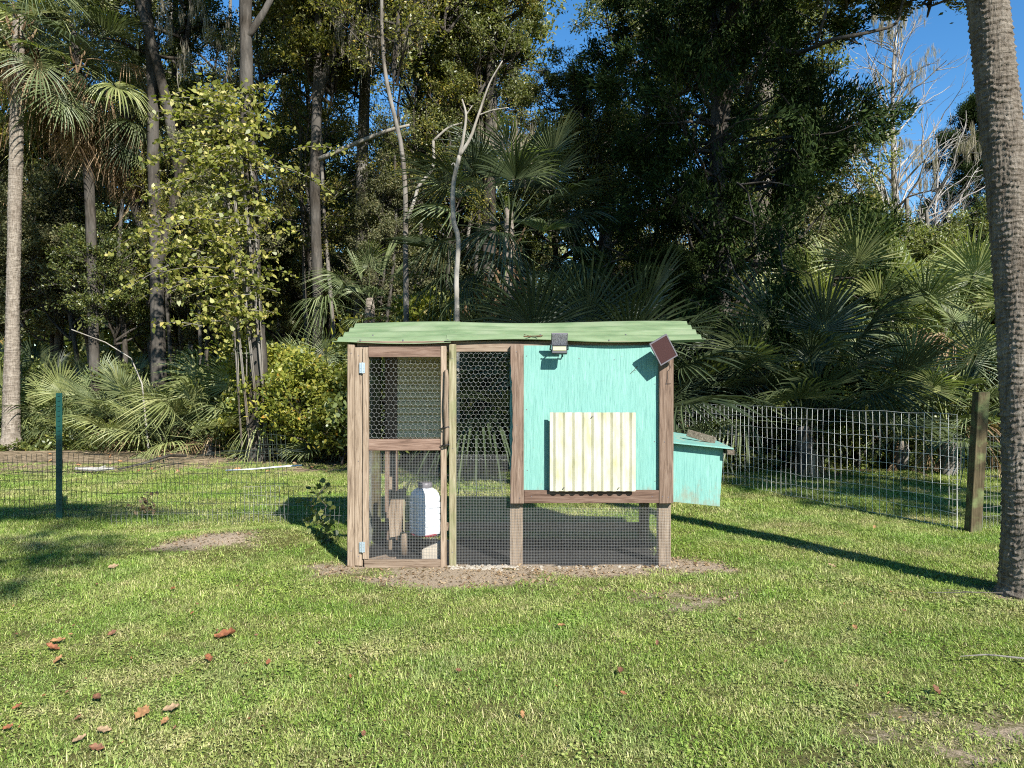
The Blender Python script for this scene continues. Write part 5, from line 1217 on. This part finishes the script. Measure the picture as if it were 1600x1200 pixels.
# ---------------------------------------------------------------- grass
def tuft(seed, n, rad, h, w, clover=0):
    q = np.random.default_rng(seed); a = q.uniform(0, 6.28, n); r_ = rad * np.sqrt(q.random(n)); B = np.stack([r_ * np.cos(a), r_ * np.sin(a), np.full(n, -.004)], 1)
    az = q.uniform(0, 6.28, n); ln = h * q.gamma(5, .2, n); le = q.uniform(.45, 1.55, n); ww = w * q.uniform(.6, 1.3, n)
    d = np.stack([np.cos(az), np.sin(az), np.zeros(n)], 1); s = np.stack([-np.sin(az), np.cos(az), np.zeros(n)], 1); up_ = np.array((0, 0, 1.))
    c1 = B + d * (ln * .35 * np.sin(le * .6))[:, None] + up_ * (ln * .5 * np.cos(le * .6))[:, None]; c2 = c1 + d * (ln * .55 * np.sin(le))[:, None] + up_ * (ln * .5 * np.cos(le * 1.15))[:, None]
    e = s * ww[:, None] * .5
    V = np.stack([B - e, B + e, c1 - e * .85, c1 + e * .85, c2], 1).reshape(-1, 3); k = (np.arange(n) * 5)[:, None]
    F3 = np.concatenate([np.array([[0, 1, 3]]) + k, np.array([[0, 3, 2]]) + k, np.array([[2, 3, 4]]) + k]); rr = np.tile(q.random(n), 3)
    if clover:
        m = clover; a = q.uniform(0, 6.28, m); r_ = rad * np.sqrt(q.random(m)); C = np.stack([r_ * np.cos(a), r_ * np.sin(a), q.uniform(.02, .035, m)], 1); nb_ = len(V); sz = q.uniform(.005, .0095, m); tl = q.normal(0, .25, (m, 2))
        ring = np.stack([C + np.stack([sz * math.cos(t), sz * math.sin(t), sz * (math.cos(t) * tl[:, 0] + math.sin(t) * tl[:, 1])], 1) for t in np.arange(6) * 1.047], 1).reshape(-1, 3)
        V = np.concatenate([V, ring]); kk = (np.arange(m) * 6 + nb_)[:, None]
        F3 = np.concatenate([F3] + [np.array([[0, t, t + 1]]) + kk for t in range(1, 5)]); rr = np.concatenate([rr, np.tile(q.uniform(.35, .8, m), 4)])
    me_ = np_mesh('tuft', V, F3, {'rnd': rr}); me_.materials.append(M['grass']); return bpy.data.objects.new('grass_tuft', me_)
TF = [tuft(1, 150, .12, .034, .0042), tuft(2, 150, .12, .040, .0040), tuft(3, 130, .12, .028, .0046), tuft(4, 110, .12, .030, .005, 14), tuft(5, 80, .10, .046, .0042), tuft(6, 110, .12, .03, .005, 10)]
pts = []; q = np.random.default_rng(99)
def zone(y0, y1, sp, sc):
    y = y0
    while y < y1:
        hw = .70 * y + 1.5; n = int(2 * hw / sp); xx = -hw + (np.arange(n) + .5) * sp + q.uniform(-.5, .5, n) * sp; yy = y + q.uniform(-.5, .5, n) * sp
        for a, b_ in zip(xx, yy): pts.append((a, b_, sc))
        y += sp
zone(2.5, 5.2, .076, .85); zone(5.2, 8.6, .088, .95); zone(8.6, 14.5, .125, 1.3)
pts = np.array(pts); x, y = pts[:, 0], pts[:, 1]; dm = dirt(x, y) + .22 * wob(x * 1.7, y * 1.7); lm_ = litter(x, y) + .35 * wob(x * .6, y * .7)
keep = (dm + .5 * (q.random(len(x)) - .5) < .5) & (lm_ < .5 + .7 * (q.random(len(x)) < .35)); keep &= ~((x > -1.38) & (x < 1.34) & (y > 6.24) & (y < 7.46))
thin = q.random(len(x)) > np.clip((dm - .0) * 1.5, 0, .8); keep &= thin
x, y, sc = x[keep], y[keep], pts[keep, 2]
lush = .5 + .5 * np.sin(x * 1.3 + 2) * np.sin(y * 1.9) ; hs = sc * (.50 + .35 * lush + q.uniform(-.1, .2, len(x))) * np.where((y > 6.5) & (y < 13), 1.05, 1.)
me = bpy.data.meshes.new('grass'); me.vertices.add(len(x)); me.vertices.foreach_set('co', np.stack([x, y, gz(x, y)], 1).astype(np.float32).ravel())
for nm, v in (('gs', sc * q.uniform(.9, 1.15, len(x))), ('gh', hs), ('gr', q.uniform(0, 6.28, len(x)))):
    at = me.attributes.new(nm, 'FLOAT', 'POINT'); at.data.foreach_set('value', v.astype(np.float32))
pk = q.choice(6, len(x), p=[.25, .23, .22, .06, .14, .10]); pk = np.where((np.sin(x * 1.9 + 1.3 * np.sin(y * 2.1)) * np.sin(y * 2.7 + x) > .45) & (y < 6) & (q.random(len(x)) < .5), 3, pk); pk = np.where((x < -.6) & (y < 4.3) & (q.random(len(x)) < .3), 3, pk)
at = me.attributes.new('gi', 'INT', 'POINT'); at.data.foreach_set('value', pk.astype(np.int32))
grass = tag(link('grass', me), 'short green and straw coloured lawn grass around the coop', 'grass', kind='stuff')
ng = bpy.data.node_groups.new('grass_scatter', 'GeometryNodeTree'); ng.interface.new_socket('Geometry', in_out='INPUT', socket_type='NodeSocketGeometry'); ng.interface.new_socket('Geometry', in_out='OUTPUT', socket_type='NodeSocketGeometry')
N = ng.nodes; Lk = ng.links.new; gi = N.new('NodeGroupInput'); go = N.new('NodeGroupOutput'); iop = N.new('GeometryNodeInstanceOnPoints'); jn = N.new('GeometryNodeJoinGeometry')
for o in reversed(TF):
    oi = N.new('GeometryNodeObjectInfo'); oi.inputs['Object'].default_value = o; oi.inputs['As Instance'].default_value = True; Lk(oi.outputs['Geometry'], jn.inputs[0])
def na(name, typ='FLOAT'):
    a = N.new('GeometryNodeInputNamedAttribute'); a.data_type = typ; a.inputs['Name'].default_value = name; return a.outputs['Attribute']
m2p = N.new('GeometryNodeMeshToPoints'); Lk(gi.outputs[0], m2p.inputs['Mesh']); Lk(m2p.outputs[0], iop.inputs['Points']); Lk(jn.outputs[0], iop.inputs['Instance']); iop.inputs['Pick Instance'].default_value = True
Lk(na('gi', 'INT'), iop.inputs['Instance Index'])
c1 = N.new('ShaderNodeCombineXYZ'); Lk(na('gr'), c1.inputs[2]); Lk(c1.outputs[0], iop.inputs['Rotation'])
c2 = N.new('ShaderNodeCombineXYZ'); Lk(na('gs'), c2.inputs[0]); Lk(na('gs'), c2.inputs[1]); Lk(na('gh'), c2.inputs[2]); Lk(c2.outputs[0], iop.inputs['Scale'])
Lk(iop.outputs[0], go.inputs[0]); md = grass.modifiers.new('scatter', 'NODES'); md.node_group = ng
